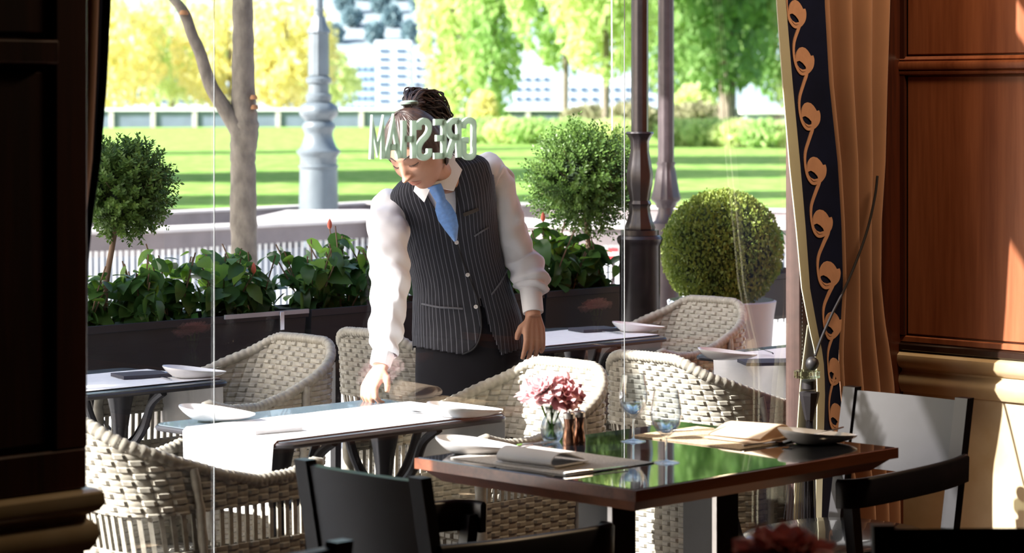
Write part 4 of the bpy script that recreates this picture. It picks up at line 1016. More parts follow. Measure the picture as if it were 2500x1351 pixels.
# leafy plants
def leaf_mesh(m, L=.06, w=.045, droop=.25):
    b = B(); n = 7; vs = [(0, 0, 0)]; L_ = []; R_ = []; C_ = []
    for i in range(1, n):
        t = i/n; ww = w/2*math.sin(math.pi*t**.75)**.8*(1+.10*(i % 2)); x = L*t; z = -droop*L*t*t
        L_.append((x, ww, z+.12*ww)); R_.append((x, -ww, z+.12*ww)); C_.append((x, 0, z))
    vs = [(0, 0, 0)]+L_+C_+R_+[(L, 0, -droop*L)]; k = n-1; tip = 3*k+1
    fs = [(0, 1+k, 1), (0, 1+2*k, 1+k), (k, 2*k, tip), (2*k, 3*k, tip)]
    for i in range(k-1): fs += [(1+i, 1+k+i, 2+k+i, 2+i), (1+k+i, 1+2*k+i, 2+2*k+i, 2+k+i)]
    return b.add(vs, fs).mesh('leaf', m)
LM = {k: [leaf_mesh(M[k], .058+.01*i, .042+.007*i, .15+.2*i) for i in range(3)] for k in ('leafA', 'leafB', 'leafC')}
def shrub_plant(label, a, b_, h, n, seed, spread=.21, young=.25, bud=False):
    rn = random.Random(seed); base = W(a, b_, .815)
    t = thing('hibiscus_plant', label, 'plant', base, rn.uniform(0, 6), 'leafy plants in the planter boxes')
    stems = B()
    tips = []
    for k in range(9):
        an = rn.uniform(0, 6.28); r = spread*rn.uniform(.35, 1); hh = h*rn.uniform(.6, 1.0)
        pts = [(0.02*math.cos(an), .02*math.sin(an), 0), (r*.5*math.cos(an), r*.4*math.sin(an), hh*.5), (r*math.cos(an), r*.7*math.sin(an), hh)]
        sp = spline(pts, 5); stems.tube(sp, .003, 5); tips.append(sp)
    obj('stems', stems, M['twig'], t, kind='stuff')
    for i in range(n):
        sp = tips[i % 9]; f = rn.uniform(.04, 1.0)**.85; p = sp[int(f*(len(sp)-1))]
        y = rn.random() < young*(f > .75)*2
        o = obj('leaf', LM['leafB' if y else ('leafA' if rn.random() < .65 else 'leafC')][rn.randrange(3)], None, t)
        p = p+Vector((rn.uniform(-.03, .03), rn.uniform(-.03, .03), rn.uniform(-.02, .02)))
        o.location = p; s = rn.uniform(.8, 1.4)*(.85 if y else 1)
        o.scale = (s, s, s); o.rotation_euler = (rn.uniform(-.7, .7), rn.uniform(-.35, 1.1), rn.uniform(0, 6.28))
    if bud:
        bd = B().lathe([(.003, 0), (.009, .008), (.010, .02), (.006, .034), (.001, .042)], 10, (tips[0][-1].x, tips[0][-1].y, tips[0][-1].z))
        obj('flower_bud', bd, mat('red_bud', (.70, .16, .10), .6, var=.2), t)
    return t
sp_ = [(5.28, .25, 'plant at the window\'s left edge, beneath the left topiary'), (5.5, .27, 'plant just right of the left topiary\'s stem'), (5.68, .30, 'plant with bright young leaves reaching up left of the slim tree'),
 (5.88, .25, 'plant with a red bud left of the slim tree trunk'), (6.08, .26, 'dark-leaved plant in front of the slim tree trunk'), (6.32, .27, 'plant right of the slim tree trunk, above the box seam'),
 (6.52, .32, 'tall plant with a red bud left of the waitress\'s sleeve'), (6.72, .31, 'plant touching the waitress\'s sleeve'), (6.95, .26, 'plant hidden behind the waitress\'s waist'), (7.2, .26, 'plant behind the waitress\'s waist, right part'),
 (7.42, .29, 'plant with sunlit leaves right of the waitress\'s sleeve'), (7.62, .31, 'plant with bright leaves under the bushy topiary'), (7.80, .27, 'plant right under the bushy topiary\'s stem'), (7.98, .25, 'dark plant beside the iron post pedestal'), (9.1, .30, 'plant at the curtain edge, right of the box ball')]
for i, (b_, h, lb) in enumerate(sp_):
    if i in (8, 9): continue
    shrub_plant('leafy '+lb, PA+.14+.02*(-1)**i, b_, h+.03, 130, 200+i, young=.35 if i in (2, 7, 10, 11) else .15, bud=i in (3, 6, 11))
# clipped topiaries
def sprig_ball(c, r, seed, twigs=1150, per=15, leaf=.0185, m=None):
    rn = random.Random(seed); b = B()
    for k in range(twigs):
        z = rn.uniform(-1, 1); an = rn.uniform(0, 6.283); q = math.sqrt(1-z*z); d = Vector((q*math.cos(an), q*math.sin(an), z))
        st_ = c+d*r*rn.uniform(.35, .86); up = (d+Vector((rn.uniform(-.4, .4), rn.uniform(-.4, .4), rn.uniform(.1, .8)))).normalized(); Ln = r*rn.uniform(.2, .38)
        s1 = up.orthogonal().normalized(); s2 = up.cross(s1)
        for i in range(per):
            p = st_+up*Ln*i/per; aa = i*2.4+k; side = s1*math.cos(aa)+s2*math.sin(aa); dr = (side+up*.8).normalized(); w = dr.cross(up).normalized()*leaf*.28
            L = leaf*rn.uniform(.7, 1.3); b.add([p, p+dr*L*.5+w, p+dr*L, p+dr*L*.5-w], [(0, 1, 2, 3)])
        b.add([st_-s1*.001, st_+s1*.001, st_+up*Ln], [(0, 1, 2)])
    return b
M['topleaf'] = leafmat('small_topiary_leaf', (.15, .26, .05), (.045, .10, .022), .35, 14, .45)
M['topleafy'] = leafmat('yellowish_box_leaf', (.30, .36, .07), (.16, .23, .045), .4, 12, .45)
def standard(label, px, py, Y, r, stem_px, seed, lean=0):
    c = P(px, py, Y); sb_ = P(stem_px, 790 if stem_px < 600 else 700, Y); base = Vector((sb_.x, sb_.y, .82))
    t = thing('topiary_tree', label, 'topiary', base); cc = c-base
    obj('trunk', B().tube(spline([(0, 0, 0), (.004, 0, cc.z*.3), (cc.x*.5, 0, cc.z*.65), tuple(cc)], 5), [.013-.0003*k for k in range(16)], 10), M['twig'], t)
    br_ = B(); rn = random.Random(seed)
    for k in range(14):
        d = Vector((rn.uniform(-1, 1), rn.uniform(-1, 1), rn.uniform(-.3, 1))).normalized()
        br_.tube([Vector(cc)*.9, cc+d*r*.8], [.004, .0015], 5)
    obj('branches', br_, M['twig'], t, kind='stuff')
    obj('core', B().lathe([(.001, -.55*r), (.3*r, -.48*r), (.5*r, -.25*r), (.56*r, 0), (.5*r, .25*r), (.3*r, .48*r), (.001, .55*r)], 16, tuple(cc), cap=False), mat('shade_core', (.012, .025, .008), 1, var=.2), t)  # dark core added to deepen the shade among the leaves
    obj('foliage', sprig_ball(cc, r, seed), M['topleaf'], t, kind='stuff', smooth=False)
    return t
Yl = 10.55/(1-(255-CXP)/F)
standard('round-headed topiary tree at the left window edge, rising from the planter', 300, 462, Yl, .185, 255, 61)
standard('bushy round topiary with tiny pink tips, between the waitress and the iron post', 1425, 440, 10.55/(1-(1437-CXP)/F), .255, 1437, 62)
bc = P(1762, 610, 11.2); pb = Vector((bc.x, bc.y, 0))
M['potgrey'] = mat('pale_blue_grey_pot', (.46, .50, .56), .5, var=.05)
pot = thing('round_pot', 'large white round pot holding the clipped box ball', 'pot', (bc.x, bc.y, -.1))
obj('body', B().lathe([(.15, 0), (.17, .02), (.21, .45), (.235, .80), (.245, .86), (.235, .865), (.22, .80), (.215, .78)], 32), M['potgrey'], pot)
obj('soil', B().lathe([(.001, .775), (.215, .78)], 24, cap=False), M['soil'], pot)
bb = thing('box_ball', 'dense clipped box ball in a round white pot, tinted by the curtain\'s reflection', 'topiary', (bc.x, bc.y, .675))
rn = random.Random(8); fb_ = B()
cz = bc.z-.675
for k in range(15000):
    z = rn.uniform(-1, 1); an = rn.uniform(0, 6.283); q = math.sqrt(1-z*z); d = Vector((q*math.cos(an), q*math.sin(an), z)); r = .275*(1+.03*noise.noise(d*4))*rn.uniform(.86, 1.0)
    if rn.random() < .004: r *= 1.08
    c = Vector((0, 0, cz))+d*r; e = Euler((rn.uniform(0, 6), rn.uniform(0, 6), rn.uniform(0, 6))).to_matrix(); s = rn.uniform(.007, .0115)
    fb_.add([c+e @ Vector(v)*s for v in ((-1, 0, 0), (0, -.6, .1), (1, 0, 0), (0, .6, .1))], [(0, 1, 2, 3)])
obj('foliage', fb_, M['topleafy'], bb, kind='stuff', smooth=False)
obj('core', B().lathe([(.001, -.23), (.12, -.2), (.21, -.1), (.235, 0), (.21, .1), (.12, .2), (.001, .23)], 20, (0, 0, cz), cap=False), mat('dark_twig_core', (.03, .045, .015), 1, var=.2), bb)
obj('trunk', B().tube([(0, 0, 0), (0, 0, cz)], .02, 8), M['twig'], bb)
# ------------------------------------------------------------ curtains
M['tan'] = mat('tan_curtain_fabric', (.33, .165, .088), .85, var=.06, vscale=6, bump=.25, bscale=500, sheen=.3, bdist=.0006, trans=.05)
M['navy'] = mat('navy_border_fabric', (.004, .007, .026), .85, var=.2, vscale=10, spec=.15)
M['cream'] = mat('cream_curtain_lining', (.62, .58, .42), .85, var=.04, trans=.25)
M['motif'] = mat('tan_scroll_applique', (.50, .27, .165), .75, var=.06, vscale=30, bump=.2, bscale=500, bdist=.0005)
M['cord'] = mat('black_cord', (.012, .010, .012), .5, var=.2)
CA = 4.885; CT = CA-.055
rowsC = [(-700, 1870, 1885, 2005, 2185), (0, 1888, 1903, 2011, 2178), (200, 1903, 1920, 2022, 2170), (400, 1920, 1939, 2043, 2163), (550, 1936, 1952, 2052, 2152), (700, 1950, 1963, 2056, 2150), (800, 1969, 1981, 2050, 2160), (870, 1985, 1996, 2045, 2172), (950, 1988, 2000, 2048, 2183), (1100, 1986, 1996, 2062, 2190), (1250, 1984, 1992, 2084, 2196), (1600, 1982, 1990, 2100, 2200), (2000, 1980, 1988, 2105, 2205)]
def zofrow(py): return onA(2000, py, CT).z
RZ = sorted([(zofrow(r[0]),)+tuple(onA(px, r[0], CT).dot(Vector((R2, R2, 0))) for px in r[1:]) for r in rowsC])
zlo, zhi = .02, 2.9
def cloth_pt(c0, c1, u, z, fold, a0=CA):
    q = interp(RZ, z); b0, b1 = q[c0], q[c1]
    return W(a0+fold, b0+(b1-b0)*u, z)
cur = thing('curtain', 'tall tan curtain with a navy scroll-patterned border, right of the window', 'curtain', W(CA, 6.4, 0), math.pi/4)
inv = cur.matrix_basis.inverted() if False else (Matrix.Translation(W(CA, 6.4, 0)) @ Matrix.Rotation(math.pi/4, 4, 'Z')).inverted()
def csheet(c0, c1, foldf, nu, nv, th):
    return B().sheet(lambda u, v: inv @ cloth_pt(c0, c1, u, zlo+(zhi-zlo)*v, foldf(u, zlo+(zhi-zlo)*v)), nu, nv, th)
def tanfold(u, z):
    k = 3.4; ph = .5*math.sin(z*1.1)+.25*z
    s = math.sin(u*k*2*math.pi+ph); return -.03-.032*(abs(s)**.9*math.copysign(1, s))-.012*math.sin(u*3)
obj('drape', csheet(2, 3, tanfold, 110, 60, .003), M['tan'], cur)
navf = lambda u, z: -.070+.022*math.sin(u*math.pi*.9-.3)
obj('border', csheet(1, 2, navf, 14, 70, .003), M['navy'], cur)
obj('lining_edge', csheet(0, 1, lambda u, z: -.066-.0105*u, 5, 60, .006), M['cream'], cur)
lowl = B().sheet(lambda u, v: inv @ W(CA+.004+.006*math.sin(u*7), interp([(0, 6.12, 6.46), (.55, 6.14, 6.45), (.78, 6.165, 6.44), (.95, 6.20, 6.46)], .02+v*.93)[0]*(1-u)+interp([(0, 6.26, 6.25), (.95, 6.40, 6.25)], .02+v*.93)[1]*u, .02+v*.93), 12, 20, .003)
obj('lower_lining', lowl, M['cream'], cur)
# scroll motifs on the border; spacing and shapes follow the border's own run
def border_pt(x, z, lift): # x: metres across from the border's left edge (of its own width)
    q = interp(RZ, z)
    b0, b1 = q[1], q[2]
    u = max(0, min(1, x)); return inv @ W(CA+navf(u, z)-lift, b0+(b1-b0)*u, z)
SC = .000648*1.0
stem_ = [(13, -170), (6, -130), (-18, -80), (-48, -22), (-58, 35), (-48, 92), (-20, 126), (14, 122), (38, 96), (45, 62), (42, 40)]
blob = [(0, 0), (14, 4), (28, 18), (38, 38), (42, 60), (40, 84), (30, 104), (12, 116), (-14, 118), (-38, 96), (-50, 66), (-47, 46), (-36, 24), (-20, 6)]
eye = [(-44, 70), (-24, 66), (-6, 76), (8, 92), (12, 104), (-8, 108), (-28, 100), (-40, 86)]
def motif(zt, xc):
    b = B(); Wb = .155
    def mp(x, y, lift): # crop units -> across fraction, height
        return border_pt(xc+x*SC*1.30/Wb, zt-y*SC, lift)
    sp = spline([(x, y, 0) for x, y in stem_], 4); n = len(sp); L = []; R_ = []
    for i, p in enumerate(sp):
        tg = sp[min(i+1, n-1)]-sp[max(i-1, 0)]; nn = Vector((-tg.y, tg.x, 0)).normalized()*7.5; L.append(p+nn); R_.append(p-nn)
    vs = [mp(q.x, q.y, .0045) for q in L]+[mp(q.x, q.y, .0045) for q in R_]+[mp(q.x, q.y, .0015) for q in L]+[mp(q.x, q.y, .0015) for q in R_]
    fs = [(i, i+1, n+i+1, n+i) for i in range(n-1)]+[(i, 2*n+i, 2*n+i+1, i+1) for i in range(n-1)]+[(n+i+1, 3*n+i+1, 3*n+i, n+i) for i in range(n-1)]
    b.add(vs, fs)
    # ring of quads between blob outline and eye
    N = 36
    def around(poly, k):
        P2 = [Vector((x, y)) for x, y in poly]+[Vector(poly[0])]; ln = [0]
        for p, q in zip(P2, P2[1:]): ln.append(ln[-1]+(q-p).length)
        d = k/N*ln[-1]
        for i in range(len(ln)-1):
            if d <= ln[i+1]+1e-9: return P2[i].lerp(P2[i+1], (d-ln[i])/(ln[i+1]-ln[i]))
        return P2[-1]
    eye2 = eye[3:]+eye[:3]  # begin near the top right so both rings run alike
    ec = Vector((-16, 88)); outp = []; inp = []
    for k in range(N):
        an = 2*math.pi*k/N; d = Vector((math.cos(an), math.sin(an)))
        def hit(poly):
            best = None
            for i in range(len(poly)):
                p, q = Vector(poly[i]), Vector(poly[(i+1) % len(poly)]); e = q-p; den = d.x*e.y-d.y*e.x
                if abs(den) < 1e-9: continue
                w_ = p-ec; t_ = (w_.x*e.y-w_.y*e.x)/den; s_ = (w_.x*d.y-w_.y*d.x)/den
                if t_ > 0 and -1e-6 <= s_ <= 1+1e-6: best = t_ if best is None else max(best, t_)
            return ec+d*(best or 10)
        outp.append(hit(blob)); inp.append(hit(eye))
    vs = []
    for j in range(5):
        for k in range(N): q = inp[k].lerp(outp[k], j/4); vs.append(mp(q.x, q.y, .0048))
    for k in range(N): vs.append(mp(outp[k].x, outp[k].y, .0015))
    fs = [(j*N+k, j*N+(k+1) % N, (j+1)*N+(k+1) % N, (j+1)*N+k) for j in range(5) for k in range(N)]
    b.add(vs, fs); return b
tops = [(-0, 1937), (115, 1958), (250, 1972), (383, 1987), (512, 2003), (638, 2022), (762, 2032), (874, 2036), (985, 2040), (1090, 2052), (1195, 2065), (-135, 1925), (-270, 1920)]
for py, px in tops:
    z = onA(px, py, CT).z; q = interp(RZ, z); bb_ = onA(px, py, CT).dot(Vector((R2, R2, 0)))
    fr = (bb_-q[1])/(q[2]-q[1])
    obj('scroll_motif', motif(z, fr), M['motif'], cur, smooth=False)
# tie-back cord with ball and tassel
tb_ = thing('curtain_tieback', 'black cord tie-back with a ball and a long fringed tassel across the curtain', 'tassel', onA(1985, 890, CA-.13))
o0 = onA(1985, 890, CA-.13)
cp = [(2142, 430), (2136, 480), (2118, 560), (2090, 640), (2060, 710), (2030, 770), (2004, 830), (1990, 870)]
obj('cord', B().tube(spline([onA(px, py, CA-.11-.03*i/7)-o0 for i, (px, py) in enumerate(cp)], 5), .0042, 8), M['cord'], tb_)
def rel(px, py): return onA(px, py, CA-.13)-o0
pxm = .00124
obj('ball', B().lathe([(.001, -.021), (.010, -.019), (.018, -.011), (.021, 0), (.018, .011), (.010, .019), (.001, .021)], 20, tuple(rel(1983, 888))), M['cord'], tb_)
M['acrylic'] = solid_glass('acrylic_disc', (.9, .95, .85), .4)
obj('acrylic_disc', B().lathe([(.038, -.011), (.040, -.009), (.040, .009), (.038, .011)], 24, tuple(rel(1970, 914))), M['acrylic'], tb_)
obj('collar', B().lathe([(.018, -.016), (.022, -.014), (.022, .01), (.016, .014)], 20, tuple(rel(1974, 938))), M['cord'], tb_)
obj('tassel_head', B().lathe([(.010, -.048), (.013, -.044), (.030, .030), (.031, .040), (.020, .042)], 8, tuple(rel(1976, 990))), M['cord'], tb_, smooth=False)
fr_ = B(); rn = random.Random(4)
for k in range(60):
    an = rn.uniform(0, 6.28); r0 = rn.uniform(0, .010); r1 = r0+rn.uniform(.002, .012)
    p0 = rel(1976, 1022); fr_.tube([p0+Vector((math.cos(an)*r0, math.sin(an)*r0, 0)), p0+Vector((math.cos(an)*r1, math.sin(an)*r1, -.18)), p0+Vector((math.cos(an)*r1*1.1, math.sin(an)*r1*1.1, -.335))], .0012, 4)
for k in range(7):
    p0 = rel(1960, 1060); fr_.tube(spline([p0, p0+Vector((-.006*k, 0, -.10)), p0+Vector((-.009*k-.004, 0, -.26))], 4), .0011, 4)
obj('fringe', fr_, M['cord'], tb_, kind='stuff')
# left curtain behind the pier: only a navy edge and a sliver of brown show
cl_ = thing('curtain', 'dark curtain edge with navy border hanging at the left window side', 'curtain', W(4.72, 3.2, 0), math.pi/4)
invl = (Matrix.Translation(W(4.72, 3.2, 0)) @ Matrix.Rotation(math.pi/4, 4, 'Z')).inverted()
rl_ = [(-700, 255, 290), (0, 243, 272), (200, 236, 262), (400, 226, 246), (520, 212, 229), (640, 200, 216), (900, 195, 212), (1351, 190, 205), (1900, 190, 205)]
RL = sorted([(onA(230, r[0], 4.70).z,)+tuple(onA(px, r[0], 4.70).dot(Vector((R2, R2, 0))) for px in r[1:]) for r in rl_])
def lsheet(f0, f1, fold, nu, m, nm):
    obj(nm, B().sheet(lambda u, v: invl @ W(4.70+fold(u), f0(interp(RL, .02+2.88*v))*(1-u)+f1(interp(RL, .02+2.88*v))*u, .02+2.88*v), nu, 50, .003), m, cl_)
lsheet(lambda q: q[0], lambda q: q[1], lambda u: .01*math.sin(u*3), 6, M['navy'], 'border')
lsheet(lambda q: q[0]-.35, lambda q: q[0], lambda u: .025*math.sin(u*19), 40, M['tan'], 'drape')
# ------------------------------------------------------------ waitress
M['skin'] = mat('warm_skin', (.52, .285, .20), .5, col2=(.46, .24, .165), vscale=14, spec=.35)
M['skin'].node_tree.nodes['Principled BSDF'].inputs['Subsurface Weight'].default_value = .08
M['skin'].node_tree.nodes['Principled BSDF'].inputs['Subsurface Radius'].default_value = (.01, .004, .002)
M['hair'] = mat('dark_brown_hair', (.060, .030, .022), .5, col2=(.018, .009, .007), vscale=60, stretch=(1, .12, 1), spec=.6)
M['shirt'] = mat('white_shirt_cotton', (.80, .81, .86), .85, var=.02, bump=.25, bscale=14, bdist=.006)
M['skirt'] = mat('black_skirt_cloth', (.008, .008, .012), .85, spec=.2, var=.2, vscale=5, bump=.3, bscale=9, bdist=.008)
M['tie'] = mat('blue_silk_tie', (.10, .24, .58), .35, var=.12, vscale=90, sheen=.4)
M['shoe'] = mat('black_shoe_leather', (.01, .01, .012), .3, var=.1)
def pinstripe():
    m = bpy.data.materials.new('navy_pinstripe'); m.use_nodes = True; nt = m.node_tree; nt.nodes.clear(); L = nt.links.new
    out = nt.nodes.new('ShaderNodeOutputMaterial'); p = nt.nodes.new('ShaderNodeBsdfPrincipled'); p.inputs['Roughness'].default_value = .8
    uv = nt.nodes.new('ShaderNodeUVMap'); sx = nt.nodes.new('ShaderNodeSeparateXYZ'); L(uv.outputs[0], sx.inputs[0])
    a = nt.nodes.new('ShaderNodeMath'); a.operation = 'MULTIPLY'; a.inputs[1].default_value = 1/.0135; L(sx.outputs[0], a.inputs[0])
    f = nt.nodes.new('ShaderNodeMath'); f.operation = 'FRACT'; L(a.outputs[0], f.inputs[0])
    g = nt.nodes.new('ShaderNodeMath'); g.operation = 'LESS_THAN'; g.inputs[1].default_value = .15; L(f.outputs[0], g.inputs[0])
    mx = nt.nodes.new('ShaderNodeMix'); mx.data_type = 'RGBA'; L(g.outputs[0], mx.inputs[0])
    mx.inputs[6].default_value = (.008, .009, .017, 1); mx.inputs[7].default_value = (.12, .125, .16, 1)
    L(mx.outputs[2], p.inputs['Base Color'])
    n = nt.nodes.new('ShaderNodeTexNoise'); n.inputs['Scale'].default_value = 9; tc = nt.nodes.new('ShaderNodeTexCoord'); L(tc.outputs['Object'], n.inputs['Vector'])
    bp = nt.nodes.new('ShaderNodeBump'); bp.inputs['Strength'].default_value = .35; bp.inputs['Distance'].default_value = .01; L(n.outputs['Fac'], bp.inputs['Height']); L(bp.outputs[0], p.inputs['Normal'])
    L(p.outputs[0], out.inputs[0]); return m
M['pin'] = pinstripe()
W0 = Vector((-.115, 8.32, 0))
per = thing('person', 'waitress in a pinstriped vest, white shirt and blue tie bending over the table', 'person', W0)
def Q(px, py, Y): return P(px, py, Y)-W0
HR = Matrix.Rotation(math.radians(-9), 3, 'Y') @ Matrix.Rotation(math.radians(-33), 3, 'Z') @ Matrix.Rotation(math.radians(25), 3, 'X')
HS = 1.10
HC = Q(983, 405, 7.74)-HR @ Vector((0, -.086, 0))*HS
def HP(x, y, z): return HC+HR @ Vector((x, y, z))*HS
def gauss(x, s): return math.exp(-(x/s)**2)
def head_surf(th, ph):      # th: azimuth from the face (-y), ph: elevation
    cx, cz = math.sin(th)*math.cos(ph), math.sin(ph); cy = -math.cos(th)*math.cos(ph)
    z = cz*.116; w = .073; 
    if cz < 0: w *= 1-.38*(-cz)**1.6
    x = cx*w; y = cy*(.094 if cy > 0 else .088)
    if cz < 0 and cy < 0: y *= 1-.10*(-cz)**2
    if cy < 0:
        fr = -cy
        # brow, eye sockets, nose, lips, chin, cheeks
        y -= .004*gauss(z-.020, .010)*gauss(x, .045)
        for s in (-1, 1):
            y += .0085*gauss(x-s*.030, .016)*gauss(z-.000, .011)
            y -= .0045*gauss(x-s*.030, .011)*gauss(z+.001, .0065)
            y -= .005*gauss(x-s*.042, .018)*gauss(z+.030, .018)
        t = max(0, min(1, (.012-z)/.050)) if z > -.045 else 0
        y -= (.003+.020*t**1.2)*gauss(x, .0075+.006*t)*(1 if -.045 < z < .012 else 0)*(1)
        y -= .010*gauss(x, .013)*gauss(z+.040, .006)
        for s in (-1, 1): y -= .007*gauss(x-s*.012, .006)*gauss(z+.039, .007)
        y -= .0065*gauss(x, .020)*gauss(z+.062, .0045)
        y -= .0070*gauss(x, .018)*gauss(z+.073, .0050)
        y += .0035*gauss(x, .022)*gauss(z+.0675, .0022)
        y += .003*gauss(x, .02)*gauss(z+.083, .006)
        y -= .007*gauss(x, .020)*gauss(z+.100, .012)
    return x, y, z
hb = B()
NU, NV = 120, 90
hb.grid(lambda u, v: HP(*head_surf(u*2*math.pi-math.pi, (v-.5)*math.pi*.998)), NU, NV, closed_u=True)
for s in (-1, 1):            # ears
    for rr_, th_ in ((.019, .008),):
        ring = [HP(s*(.071+.008*math.sin(a)*.3+.004), .018+math.cos(a)*.013*(1 if math.sin(a) > 0 else .8), -.012+math.sin(a)*.026) for a in [2*math.pi*k/16 for k in range(16)]]
        hb.tube(ring, .0055, 8, closed=True)
    hb.tube([HP(s*.062, .016, -.012), HP(s*.076, .020, -.012)], [.012, .012], 10)
# neck and trunk, limbs
nb = Q(1092, 440, 7.99)
hb.tube([HP(0, .03, -.03), HP(0, .035, -.075), (HP(0, .03, -.115)+nb)/2, nb, Q(1092, 480, 8.05)], [.055, .048, .046, .048, .058], 20)
def ell(b, secs, n=32):      # secs: centre, half width vector, half depth vector
    vs = []
    for c, a_, d_ in secs:
        for k in range(n): an = 2*math.pi*k/n; vs.append(c+a_*math.cos(an)+d_*math.sin(an))
    fs = [(i*n+k, i*n+(k+1) % n, (i+1)*n+(k+1) % n, (i+1)*n+k) for i in range(len(secs)-1) for k in range(n)]
    fs += [tuple(reversed(range(n))), tuple((len(secs)-1)*n+k for k in range(n))]
    return b.add(vs, fs)
TOR = [  # px, py, Y, half width, half depth, roll deg, yaw deg
 (1147, 905, 8.33, .186, .135, 0, 4), (1146, 860, 8.33, .183, .132, 0, 4), (1142, 800, 8.33, .178, .125, 2, 4), (1134, 745, 8.31, .166, .116, 4, 4), (1124, 690, 8.28, .152, .106, 6, 5), (1110, 630, 8.23, .148, .104, 8, 6),
 (1099, 575, 8.17, .152, .110, 11, 7), (1090, 520, 8.10, .160, .112, 14, 8), (1080, 475, 8.05, .168, .096, 17, 9), (1072, 440, 8.03, .165, .078, 18, 10), (1071, 418, 8.03, .142, .062, 18, 10), (1074, 402, 8.03, .100, .052, 18, 10), (1078, 392, 8.03, .062, .046, 18, 10)]
TS = []
for r in TOR: TS.append(r)
def tor(t):                   # smooth section at t in 0..len-1
    i = int(min(len(TOR)-2, max(0, math.floor(t)))); f = t-i
    p0, p1, p2, p3 = (TOR[max(0, i-1)], TOR[i], TOR[i+1], TOR[min(len(TOR)-1, i+2)])
    q = [.5*((2*b_)+(c_-a_)*f+(2*a_-5*b_+4*c_-d_)*f*f+(3*b_-a_-3*c_+d_)*f**3) for a_, b_, c_, d_ in zip(p0, p1, p2, p3)]
    c = Q(q[0], q[1], q[2]); ro, ya = math.radians(q[5]), math.radians(q[6])
    lat = Vector((math.cos(ya)*math.cos(ro), math.sin(ya), math.sin(ro))).normalized()
    up = Vector((-math.sin(ro), .10, math.cos(ro))); dep = up.cross(lat).normalized()   # away from the camera
    return c, lat, dep, q[3], q[4]
def tpoint(t, an, k=1.0, add=0.0):
    c, lat, dep, w, d = tor(t)
    ca, sa = math.cos(an), math.sin(an)
    p = c+lat*(w*k+add)*math.copysign(abs(ca)**.86, ca)+dep*(d*k+add)*math.copysign(abs(sa)**.9, sa)
    if sa < 0:                # bust
        for s in (-1, 1): p -= dep*.016*gauss(t-6.9, 1.0)*gauss(ca-s*.42, .30)
    return p
b2 = B(); n_ = 40
hb.grid(lambda u, v: tpoint(v*(len(TOR)-1), u*2*math.pi, .93), n_, 40, closed_u=True)
armL = [(960, 512, 8.03, .036), (950, 560, 7.97, .045), (950, 640, 7.90, .044), (952, 700, 7.85, .042), (948, 770, 7.79, .038), (940, 850, 7.73, .030), (930, 895, 7.70, .026)]
armR = [(1196, 425, 8.17, .046), (1216, 465, 8.20, .044), (1250, 575, 8.26, .042), (1270, 630, 8.28, .040), (1290, 680, 8.265, .034), (1297, 720, 8.24, .028), (1300, 755, 8.22, .025), (1302, 775, 8.21, .027)]
for arm in (armL, armR):
    hb.tube([Q(1070, 450, 8.05).lerp(Q(*arm[0][:3]), .55)]+[Q(*a[:3]) for a in arm], [.036]+[a[3] for a in arm], 16)
def hand(b, wr, d, nrm, thumb_side, curl, length=.175, spread=.10):
    d = d.normalized(); nrm = (nrm-d*nrm.dot(d)).normalized(); side = d.cross(nrm).normalized()*thumb_side
    pl = length*.50
    for k in range(4):        # palm as four fused rays
        o_ = (k-1.5)*.0185*-1
        b.tube([wr+side*o_*.55, wr+d*pl*.5+side*o_*.95, wr+d*pl+side*o_*1.05], [.0135, .0135, .0105], 10)
        kn_ = wr+d*pl+side*o_*1.05; L = [.95, 1.05, 1.0, .8][k]*length*.46
        ang = 0; p = kn_; pts = [p]; rr = [.0098]
        for seg, f in enumerate((.45, .32, .23)):
            ang += math.radians(curl[k]*(1, 1.25, .8)[seg]); dd = (d*math.cos(ang)+nrm*math.sin(ang)+side*(-(k-1.5))*spread*.35).normalized()
            p = p+dd*L*f; pts.append(p); rr.append((.0090, .0082, .0066)[seg])
        b.tube(pts, rr, 10)
    t0 = wr+d*pl*.22+side*.020; t1 = t0+(d*.6+side*.8+nrm*.35).normalized()*length*.20; t2 = t1+(d*.85+side*.3+nrm*.45).normalized()*length*.17; t3 = t2+(d*.9+nrm*.5).normalized()*length*.12
    b.tube([t0, t1, t2, t3], [.0135, .0115, .0100, .0078], 10)
wl_ = Q(930, 897, 7.70)
hand(hb, wl_, Q(900, 950, 7.66)-wl_, Vector((-.15, -.25, -1)), 1, (38, 30, 30, 34), .155)
wr_ = Q(1302, 775, 8.21)
hand(hb, wr_, Q(1306, 850, 8.19)-wr_, Vector((-.40, .90, .0)), -1, (10, 14, 18, 24), .15, .30)
for s, (hx_, kx, fx, fy) in ((-1, (1112, 1116, 1118, 8.33)), (1, (1180, 1176, 1172, 8.40))):
    hp_ = Q(hx_, 850, 8.34); x_ = P(kx, 1200, fy).x-W0.x
    hb.tube([hp_, Vector((x_, 0, .66)), Vector((x_, -.01, .47)), Vector((x_, .0, .30)), Vector((x_, .02, .09)), Vector((x_, .0, .055))], [.088, .075, .055, .052, .036, .034], 18)
    hb.tube([Vector((x_, .03, .045)), Vector((x_, -.06, .035)), Vector((x_, -.14, .022))], [.036, .034, .024], 12)
me = hb.mesh('body', M['skin']); bo = obj('body', me, None, per)
md = bo.modifiers.new('r', 'REMESH'); md.mode = 'VOXEL'; md.voxel_size = .0034; md.use_smooth_shade = True
ms = bo.modifiers.new('s', 'SMOOTH'); ms.factor = .5; ms.iterations = 3
bpy.context.view_layer.update(); dg = bpy.context.evaluated_depsgraph_get()
nm = bpy.data.meshes.new_from_object(bo.evaluated_get(dg)); bo.modifiers.clear(); bo.data = nm; nm.name = 'body'; nm.shade_smooth()
if not nm.materials: nm.materials.append(M['skin'])
